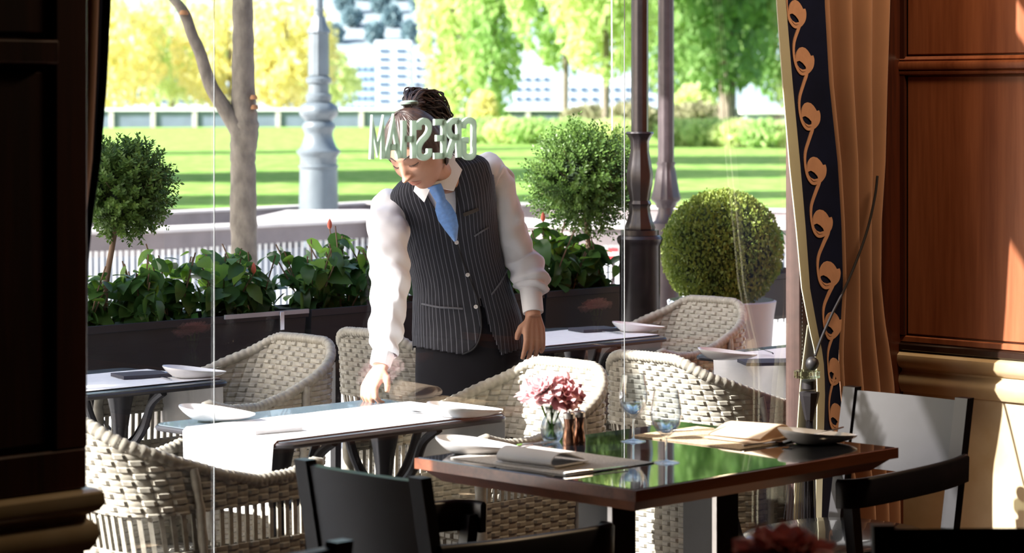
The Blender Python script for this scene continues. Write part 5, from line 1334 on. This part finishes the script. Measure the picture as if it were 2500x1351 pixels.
# face: brows, lashes, lips
def on_face(x, z, lift=.0012):
    ph = math.asin(max(-1, min(1, z/.116)))
    w = .073*(1-.38*max(0, -z/.116)**1.6); th = math.asin(max(-1, min(1, x/(w*max(.05, math.cos(ph))))))
    q = head_surf(th, ph); return HP(q[0], q[1]-lift, q[2])
fb2 = B()
for s in (-1, 1):
    br_ = B(); br_.tube([on_face(s*(.014+.032*k/8), .0185+.006*math.sin(k/8*2.6), .0008) for k in range(9)], [.0016+.0012*math.sin(k/8*3.0) for k in range(9)], 6)
    obj('eyebrow', br_, M['hair'], per)
    lb_ = B(); lb_.tube([on_face(s*(.018+.026*k/8), -.0045-.0035*math.sin(k/8*math.pi), .0012) for k in range(9)], [.0010+.0008*math.sin(k/8*3.1) for k in range(9)], 6)
    for k in range(9): p = on_face(s*(.019+.0285*k/8), -.0055-.003*math.sin(k/8*math.pi), .001); lb_.tube([p, p+HR @ Vector((s*.0015*(k-3)/4, -.006, -.005))], [.0005, .0002], 4)
    obj('eyelashes', lb_, M['hair'], per)
M['lip'] = mat('rose_lips', (.50, .17, .13), .4, var=.1, vscale=60)
lp = B().grid(lambda u, v: on_face((u-.5)*.046, -.0675+(v-.5)*.017*math.sin(math.pi*min(1, max(0, u)))**.7, .0006), 20, 8)
obj('lips', lp, M['lip'], per)
# hair: cap pulled back from the forehead, tie and curls
def hair_fn(u, v):
    th = u*2*math.pi-math.pi; low = 0
    ath = abs(th)
    zl = interp([(0, .052), (.5, .050), (.9, .020), (1.15, -.012), (1.35, -.020), (1.7, -.020), (2.0, -.075), (3.2, -.085)], ath)[0]
    ph0 = math.asin(zl/.116); ph = ph0+(math.pi/2-ph0)*v
    cx, cz = math.sin(th)*math.cos(ph), math.sin(ph); cy = -math.cos(th)*math.cos(ph)
    k = 1.0+.085*min(1, v*6)**.5+.012*noise.noise(Vector((th*9, ph*1.2, 1)))+.016*noise.noise(Vector((th*30, ph*1.6, 3)))
    return HP(cx*.0735*k*1.03, cy*(.094 if cy > 0 else .088)*k, cz*.116*k)
obj('hair', B().sheet(hair_fn, 220, 28, .004), M['hair'], per)
tie_c = HP(.0, .055, .118)
M['hairtie'] = mat('grey_green_hair_tie', (.22, .29, .25), .7, var=.1)
tv = (HR @ Vector((.05, .5, .8))).normalized()
obj('hair_tie', B().tube([tie_c+tv.orthogonal().normalized()*.022*math.cos(a)+tv.cross(tv.orthogonal().normalized())*.022*math.sin(a)+tv*.006 for a in [2*math.pi*k/20 for k in range(20)]], .0075, 8, closed=True), M['hairtie'], per)
cu = B(); rn = random.Random(12)
ctr = [tie_c, Q(1018, 243, 7.92), Q(1052, 252, 7.95), Q(1078, 285, 7.97), Q(1090, 325, 7.97), Q(1094, 365, 7.96)]
for k in range(240):
    off = Vector((rn.uniform(-1, 1), rn.uniform(-1, 1), rn.uniform(-1, 1)))*.027; ln = rn.choice((3, 4, 4, 5)); ph = rn.uniform(0, 6.28); am = rn.uniform(.003, .009)
    base_ = [c+off*(.45 if i == 0 else (1.25 if i < 3 else 1.0-.12*(i-3))) for i, c in enumerate(ctr[:ln+1])]; sp = spline(base_, 8)
    sp = [p+Vector((math.cos(ph+i*.62), math.sin(ph+i*.62), math.sin(ph*2+i*.5)))*am*min(1, i/6) for i, p in enumerate(sp)]
    cu.tube(sp, [.0028*(1-.7*i/len(sp))+.0004 for i in range(len(sp))], 5)
obj('ponytail_curls', cu, M['hair'], per, kind='stuff')
# shirt: trunk, sleeves, cuffs
def wrinkle(p, amp, f=16): return amp*(abs(noise.noise(Vector(p)*f))-.25)+amp*.6*noise.noise(Vector(p)*f*2.3+Vector((3, 1, 5)))
sb2 = B()
sb2.grid(lambda u, v: tpoint(3.2+v*(len(TOR)-1-3.2), u*2*math.pi, .97), 60, 40, closed_u=True)
obj('shirt', sb2, M['shirt'], per)
slL = [(978, 488, 8.05, .046), (955, 506, 8.03, .057), (947, 550, 7.98, .066), (947, 600, 7.93, .064), (951, 650, 7.89, .063), (950, 700, 7.85, .062), (947, 750, 7.81, .058), (943, 800, 7.77, .053), (940, 840, 7.74, .046), (936, 868, 7.72, .037)]
slR = [(1165, 425, 8.13, .058), (1196, 420, 8.17, .058), (1216, 465, 8.20, .058), (1233, 520, 8.23, .056), (1250, 575, 8.26, .056), (1268, 625, 8.28, .058), (1287, 662, 8.27, .062), (1297, 690, 8.26, .060), (1298, 706, 8.25, .050), (1297, 714, 8.245, .036)]
def sleeve(pts, seed):
    path = spline([Q(*p[:3]) for p in pts], 12); n = len(path); m = 64; vs = []
    prev = None
    for i, c in enumerate(path):
        t = (path[min(i+1, n-1)]-path[max(i-1, 0)]).normalized(); a = Vector((1, 0, 0))-t*t.x; a.normalize(); b_ = t.cross(a)
        r = interp([(j, q[3]) for j, q in enumerate(pts)], i/12)[0]
        for k in range(m):
            an = 2*math.pi*k/m; d = a*math.cos(an)+b_*math.sin(an); p = c+d*r
            fold = .0095*math.sin(i*.42+an*1.3+seed+2*noise.noise(p*7))*(.3+.7*abs(noise.noise(p*5+Vector((seed, 0, 0)))))
            vs.append(p+d*(fold+wrinkle(p, .010, 11)*1.0))
    b = B(); b.add(vs, [(i*m+k, i*m+(k+1) % m, (i+1)*m+(k+1) % m, (i+1)*m+k) for i in range(n-1) for k in range(m)]); return b
obj('sleeve', sleeve(slL, 1), M['shirt'], per, ang=180); obj('sleeve', sleeve(slR, 4), M['shirt'], per, ang=180)
def cuff(p0, p1, r0, r1):
    a = Q(*p0); b_ = Q(*p1); return B().tube([a, a.lerp(b_, .05), a.lerp(b_, .95), b_, b_+(a-b_)*.03], [r0*.93, r0, r1, r1*.98, r1*.86], 28, cap=False)
obj('cuff', cuff((1295, 704, 8.25), (1302, 764, 8.215), .0365, .0345), M['shirt'], per)
obj('cuff', cuff((936, 862, 7.72), (928, 893, 7.70), .036, .033), M['shirt'], per)
# vest
def inpoly(x, y, poly):
    c = False
    for i in range(len(poly)):
        x1, y1 = poly[i]; x2, y2 = poly[i-1]
        if (y1 > y) != (y2 > y) and x < (x2-x1)*(y-y1)/(y2-y1)+x1: c = not c
    return c
def proj(p): p = p+W0; return (CXP+F*p.x/p.y, YH+F*(EYE-p.z)/p.y)
def vest_part(t0, t1, nu, nv, cut, add):
    G = [[tpoint(t0+(t1-t0)*j/nv, 2*math.pi*i/nu, 1.0, add+.0022*noise.noise(Vector((i*.22, j*.11, 5)))) for i in range(nu+1)] for j in range(nv+1)]
    b = B(); uvs = []; w = nu+1
    per_ = []
    for j in range(nv+1):
        for i in range(nu+1): b.v.append(tuple(G[j][i])); uvs.append(((i/nu)*.98, j/nv))
    for j in range(nv):
        for i in range(nu):
            c = (G[j][i]+G[j+1][i+1]+G[j][i+1]+G[j+1][i])/4; an = 2*math.pi*(i+.5)/nu; front = math.sin(an) < .1
            x, y = proj(c)
            if cut(x, y, front, an, t0+(t1-t0)*(j+.5)/nv): continue
            b.f.append((j*w+i, j*w+i+1, (j+1)*w+i+1, (j+1)*w+i))
    b.uv = uvs; return b
VN = [(1020, 430), (1048, 490), (1080, 540), (1113, 590), (1117, 540), (1114, 480), (1106, 430), (1098, 370), (1030, 360)]
HEM = [(1170, 700), (1176, 780), (1172, 825), (1158, 852), (1130, 866), (1008, 846), (990, 960), (1300, 960), (1300, 842), (1225, 868), (1196, 800), (1180, 745)]
def vcut(x, y, front, an, t):
    if front and inpoly(x, y, VN): return True
    if front and inpoly(x, y, HEM): return True
    if not front and y > 850: return True
    if t > 8.2:                              # arm holes and neck hole
        if abs(math.cos(an)) > .968: return True
        if t > 10.9 : return True
    return False
vb2 = vest_part(0, 11.6, 220, 190, vcut, .0075)
vo = obj('vest', vb2, M['pin'], per, ang=60)
sm = vo.modifiers.new('thickness', 'SOLIDIFY'); sm.thickness = .003; sm.offset = -1
# front edge line, buttons, welt pockets, name bar
def on_vest(px, py, lift=.012):
    best = None
    for j in range(0, 116):
        t = j*.1
        for i in range(0, 60):
            an = math.pi+math.pi*i/59; p = tpoint(t, an, 1.0, .0075); x, y = proj(p); d = (x-px)**2+(y-py)**2
            if best is None or d < best[0]: best = (d, t, an)
    _, t, an = best; c = tpoint(t, an, 1.0, .0075)
    rd = P(px, py, (c+W0).y)-W0; rd.y -= lift; return rd
def seam(pts, r, m, nm, lift=.004):
    obj(nm, B().tube(spline([on_vest(px, py, lift) for px, py in pts], 4), r, 6), m, per)
M['vedge'] = mat('dark_vest_edge', (.008, .009, .014), .8, var=.1)
seam([(1113, 588), (1130, 640), (1150, 690), (1166, 735), (1175, 790), (1170, 828), (1155, 853), (1128, 866)], .003, M['vedge'], 'front_edge')
seam([(1022, 436), (1048, 490), (1080, 542), (1113, 588)], .003, M['vedge'], 'neck_edge'); seam([(1101, 380), (1108, 430), (1115, 490), (1114, 588)], .003, M['vedge'], 'neck_edge')
M['welt'] = mat('grey_welt', (.10, .105, .13), .7, var=.2, vscale=60)
seam([(1030, 742), (1070, 750), (1100, 752), (1130, 754)], .0035, M['welt'], 'pocket_welt'); seam([(1158, 577), (1178, 564), (1192, 556)], .0032, M['welt'], 'pocket_welt'); seam([(1200, 720), (1222, 690), (1240, 655)], .0032, M['welt'], 'pocket_welt')
M['button'] = mat('pearl_button', (.62, .62, .66), .25, var=.1, coat=.5)
for px, py in ((1115, 592), (1142, 671), (1162, 749)):
    c = on_vest(px, py, .008); tb2 = B().lathe([(.001, -.002), (.0065, -.002), (.0072, 0), (.0060, .0022), (.001, .0014)], 16, cap=False)
    bt = obj('button', tb2, M['button'], per); bt.location = c; bt.rotation_euler = (math.radians(82), 0, math.radians(8))
nb_ = on_vest(1150, 518, .008); o = obj('name_bar', B().box(-.026, .026, -.002, .002, -.006, .006, .001), mat('dark_name_bar', (.05, .04, .035), .3, var=.2, metal=.5), per); o.location = nb_; o.rotation_euler = (0, math.radians(-22), 0)
# collar and tie
def flap(pts, nm, m, lift, th=.0025):
    ps = [Q(*p) for p in pts]
    def f(u, v): a = ps[0].lerp(ps[1], u); c = ps[3].lerp(ps[2], u); q = a.lerp(c, v); q.y -= .006*math.sin(math.pi*u)*math.sin(math.pi*v)+lift; return q
    obj(nm, B().sheet(f, 10, 8, th), m, per)
M['collar'] = mat('white_collar', (.84, .85, .90), .8, var=.01)
flap([(1101, 380, 7.93), (1050, 456, 7.845), (1108, 466, 7.87), (1128, 415, 7.93)], 'collar', M['collar'], .004)
flap([(1018, 442, 7.87), (1050, 462, 7.85), (1036, 494, 7.87), (1010, 466, 7.89)], 'collar', M['collar'], .004)
cb_ = B().tube([Q(1020, 440, 7.90), Q(1034, 456, 7.875), Q(1056, 461, 7.86), Q(1082, 436, 7.88), Q(1103, 394, 7.94), Q(1104, 372, 8.03), Q(1064, 372, 8.09)], .011, 10); obj('collar_band', cb_, M['collar'], per)
def tieshape(rows, nm, th, Yf, lift):
    n = len(rows)
    def f(u, v):
        q = interp([(i/(n-1), )+r for i, r in enumerate(rows)], v); c = Q(q[0], q[1], q[3]); lat = Vector((.95, 0, .30))
        p = c+lat*q[2]*(u-.5)*2; p.y -= lift+.010*math.cos((u-.5)*math.pi); return p
    obj(nm, B().sheet(f, 10, 24, th), M['tie'], per)
tieshape([(1060, 452, .021, 7.86), (1069, 470, .019, 7.87), (1077, 490, .014, 7.885)], 'tie_knot', .006, 0, .012)
tieshape([(1077, 488, .014, 7.89), (1082, 506, .026, 7.91), (1092, 530, .030, 7.93), (1103, 556, .022, 7.95), (1112, 588, .004, 7.975)], 'tie', .003, 0, .016)
# skirt, stockings are part of the body; shoes
def skf(u, v):
    an = 2*math.pi*u
    if v > .62: return tpoint(-.0+((v-.62)/.38)*3.6, an, 1.0, -.004)
    c0 = tpoint(0, an, 1.0, -.004); k = v/.62; z = .52+(c0.z-.52)*k
    cx, cy = -.02*(1-k), 0.03
    return Vector((c0.x*(1-.02*(1-k))-.0*(1-k)+.004*math.sin(an*7)*(1-k), c0.y*(1-.05*(1-k))+.004*math.cos(an*9)*(1-k), z))
obj('skirt', B().grid(skf, 72, 50, closed_u=True), M['skirt'], per)
for kx, fy in ((1118, 8.33), (1172, 8.40)):
    x_ = P(kx, 1200, fy).x-W0.x; s_ = B()
    def shf(u, v):
        an = 2*math.pi*u; y = .075-.25*v; w = .036*(math.sin(math.pi*min(.98, max(.02, v)))**.35)*(1+.15*math.sin(v*3)); h = .06-.035*v
        return Vector((x_+math.cos(an)*w, y, .030+math.sin(an)*h*.5 if math.sin(an) > 0 else .030+math.sin(an)*.030))
    s_.grid(shf, 24, 16, closed_u=True); obj('shoe', s_, M['shoe'], per)

kids = {o.name.split('.')[0]: o for o in per.children}
for o in list(per.children):
    n = o.name.split('.')[0]
    host = {'sleeve': 'shirt', 'cuff': 'shirt', 'collar': 'shirt', 'collar_band': 'shirt', 'button': 'vest', 'pocket_welt': 'vest', 'front_edge': 'vest', 'neck_edge': 'vest', 'name_bar': 'vest',
            'hair_tie': 'hair', 'ponytail_curls': 'hair', 'tie_knot': 'tie', 'eyebrow': 'body', 'eyelashes': 'body', 'lips': 'body'}.get(n)
    if host: o.parent = kids[host]
